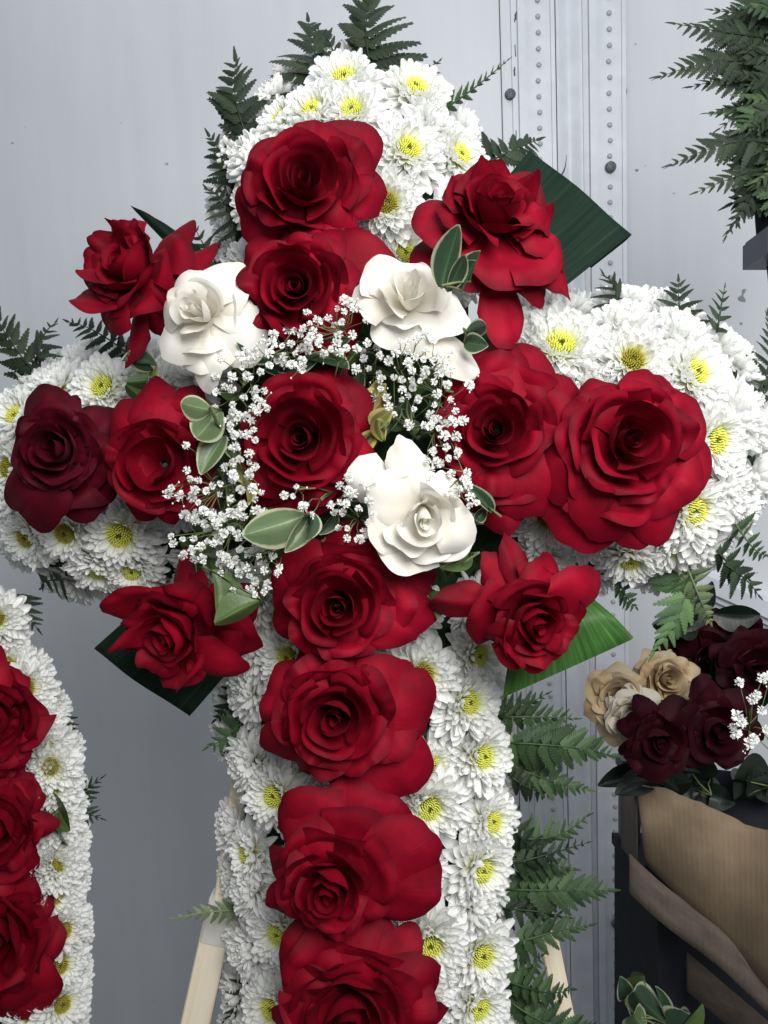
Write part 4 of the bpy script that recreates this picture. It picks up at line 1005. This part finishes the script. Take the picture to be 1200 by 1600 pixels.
def sheet(name, rows, mat, thick, parent=None, smooth=True):
    """ROWS: list of lists of (px,py,D) from top to bottom, given a real thickness"""
    nr, nc = len(rows), len(rows[0]); V = []; UV = []
    for k in (0, 1):
        for j, r in enumerate(rows):
            for i, p in enumerate(r):
                V.append(M @ Vector(((p[0] - 600) / F * p[2], p[2] + k * thick, -(p[1] - 800) / F * p[2]))); UV.append((i / (nc - 1), j / (nr - 1)))
    n = nr * nc; Fc = []
    for j in range(nr - 1):
        for i in range(nc - 1):
            a = j * nc + i; Fc += [(a, a + nc, a + nc + 1, a + 1), (n + a, n + a + 1, n + a + nc + 1, n + a + nc)]
    loop = [i for i in range(nc)] + [j * nc + nc - 1 for j in range(1, nr)] + [(nr - 1) * nc + i for i in range(nc - 2, -1, -1)] + [j * nc for j in range(nr - 2, 0, -1)]
    for a, b in zip(loop, loop[1:] + loop[:1]): Fc.append((a, b, b + n, a + n))
    return mesh(name, V, Fc, mat, uv=UV, smooth=smooth)
box = thing('cardboard_box', Matrix(), 'worn brown cardboard box with bowed side, holding the dark background bouquet', 'box')
rb = random.Random(4)
def lerp(a, b, t): return a + (b - a) * t
rows = []
NX = 22
for j in range(9):
    v_ = j / 8; r = []
    for i in range(NX + 1):
        u_ = i / NX
        ty = 1230 + 82 * u_ ** 1.2 + rb.uniform(-2.5, 2.5) * (j == 0) - 6 * math.sin(u_ * 7) * (j == 0); by = 1352 + 235 * u_ ** 1.02
        r.append((lerp(996, 1245, u_) + 14 * v_ * (1 - u_), lerp(ty, by, v_), lerp(1.02, .86, u_) - .02 * math.sin(PI * v_) + .004 * math.sin(u_ * 11 + 2 * v_)))
    rows.append(r)
obj('front_panel', sheet('front_panel', rows, CARD, .005), box)
rows = [[(lerp(996, 972, u_) , lerp(1228, 1195, u_) + lerp(0, 130, v_), lerp(1.02, 1.16, u_)) for u_ in (0, .3, .6, 1)] for v_ in (0, .5, 1)]
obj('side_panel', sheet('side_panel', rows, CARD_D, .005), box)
rows = [[(lerp(985, 1250, u_), lerp(1335, 1560, u_) + lerp(0, 62, v_) + 4 * math.sin(u_ * 9), lerp(1.03, .87, u_) - .012 * v_ - .005) for u_ in [i / 12 for i in range(13)]] for v_ in (0, .3, .7, 1)]
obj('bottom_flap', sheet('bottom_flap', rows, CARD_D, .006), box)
rows = [[(lerp(1075, 1250, u_), lerp(1490, 1640, u_) + lerp(0, 60, v_), lerp(1.02, .90, u_)) for u_ in [i / 8 for i in range(9)]] for v_ in (0, .5, 1)]
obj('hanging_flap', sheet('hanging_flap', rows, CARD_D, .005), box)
rows = [[(lerp(1010, 1260, u_), lerp(1196, 1222, u_) + lerp(-4, 300, v_), lerp(1.14, 1.02, u_)) for u_ in (0, .5, 1)] for v_ in (0, .5, 1)]
obj('shade_sheet', sheet('shade_sheet', rows, BLACKP, .004), box)  # added black sheet, its colour standing for the shade inside the box
# grey post and dark crate under the box
def block(name, pxa, pya, pxb, pyb, D, depth, mat, label, cat):
    a = Vector(((pxa - 600) / F * D, D, -(pya - 800) / F * D)); b = Vector(((pxb - 600) / F * D, D, -(pyb - 800) / F * D))
    mb = MB(); x0, x1, z0, z1 = a.x, b.x, b.z, a.z; h = min(x1 - x0, z1 - z0) * .08
    mb.box((x0, D, z0), (x1, D + depth, z1)); mb.box((x0 - .003, D - .004, z1 - .012), (x1 + .003, D + depth + .004, z1 + .002)); mb.box((x0 - .002, D - .003, z0 - .002), (x1 + .002, D + depth, z0 + .01))
    o = obj(name, mb.mesh(name, mat, False), mw=M.copy()); return tag(o, label, cat)
block('grey_post', 975, 1190, 1001, 2600, 1.22, .03, GREYP, 'grey metal post standing behind the cardboard box', 'post')
cr = block('plastic_crate', 1028, 1400, 1300, 2300, 1.06, .2, BLACKP, 'dark plastic crate under the cardboard box', 'crate')

# ------------------------------------------------------------------ fern bunch on a dark stand, upper right
GF = 'ferns bunched on the dark stand'
TR = [((1200,60),(1050,22),48,'D'),((1215,110),(1024,122),52,'D'),((1200,130),(1075,132),44,'D'),((1205,170),(1098,170),30,'D'),((1215,225),(1045,262),50,'M'),((1205,260),(1085,300),40,'D'),
      ((1180,250),(1126,372),36,'D'),((1215,290),(1135,365),36,'D'),((1230,130),(1140,62),44,'M'),((1235,60),(1175,-30),50,'D'),((1225,190),(1110,175),40,'L'),((1235,210),(1140,215),44,'L'),((1240,160),(1150,140),40,'Y'),
      ((1240,250),(1130,235),40,'M'),((1235,280),(1170,330),44,'D'),((1230,40),(1110,5),40,'D'),((1240,90),(1160,100),40,'M'),((1220,150),(1120,200),40,'M'),((1230,300),(1180,250),50,'D'),((1220,100),(1130,60),44,'D')]
TR = [(b, t, h, {'L': 'M', 'Y': 'M', 'M': 'D'}.get(q, q)) for (b, t, h, q) in TR]
desc = ['reaching out highest','curling down at its tip','pointing sideways under the curled tip','short and narrow in the upper half','longest in the middle','drooping in the lower middle','hanging lowest with a thin tip','hanging lowest next to the stand collar','upright towards the top edge','cut by the top edge','fresh green in the upper heart','fresh green in the centre',
        'bright in the heart','mid green below the centre','dark just over the collar','thin at the very top','short near the top','mid green at the outer heart','deep shaded near the stand','dark behind the top heart']
rt = random.Random(77)
for q in range(30):
    y_ = rt.uniform(-10, 310); bx = 1240 + rt.uniform(-10, 30); ln = rt.uniform(70, 130); an = rt.uniform(-.5, .9)
    TR.append(((bx, y_), (bx - ln * math.cos(an), y_ + ln * math.sin(an) * .8), rt.uniform(48, 66), 'DDDMM'[q % 5]))
    desc.append('deep in its middle')
for q in range(8):                                                    # the far side of the bunch
    y_ = 20 + q * 34; TR.append(((1250, y_ + 20), (1345 + 12 * (q % 3), y_ - 30 + 16 * q), 46, 'DM'[q % 2])); desc.append('on its far side')
for i, (b, t, hw, tone) in enumerate(TR):
    frond(b, t, hw, .86, .83 + .015 * (i % 4), tone, f'fern of the bunch on the dark stand, {desc[i]}', GF, wide=1.25, bow=(-.1, .06, .0)[i % 3])
def loc(px, py, D): return Vector(((px - 600) / F * D, D, -(py - 800) / F * D))
st_ = thing('flower_stand', M @ Matrix.Translation(loc(1236, 382, .87)), 'dark navy flower stand with square collar under the fern bunch', 'stand')
o0 = loc(1236, 382, .87)
mb = MB(); mb.box((-.031, -.02, -.014), (.035, .04, .010)); mb.box((-.029, -.018, .0102), (.033, .038, .013)); obj('collar', mb.mesh('collar', NAVY, False), st_)
mb = MB(); mb.tube([(-.008, .02, -.0145), (.004, .02, -.12)], .007, 10); mb.tube([(.004, .02, -.12), (.050, .03, -.52)], .009, 10); obj('pole', mb.mesh('pole', NAVY), st_)
mb = MB(); mb.tube([(0, .02, .018), (0, .02, .10)], [.024, .030], 14); obj('bucket', mb.mesh('bucket', BLACKP), st_)
print('mums', mum_count[0], 'objects', len(bpy.data.objects))
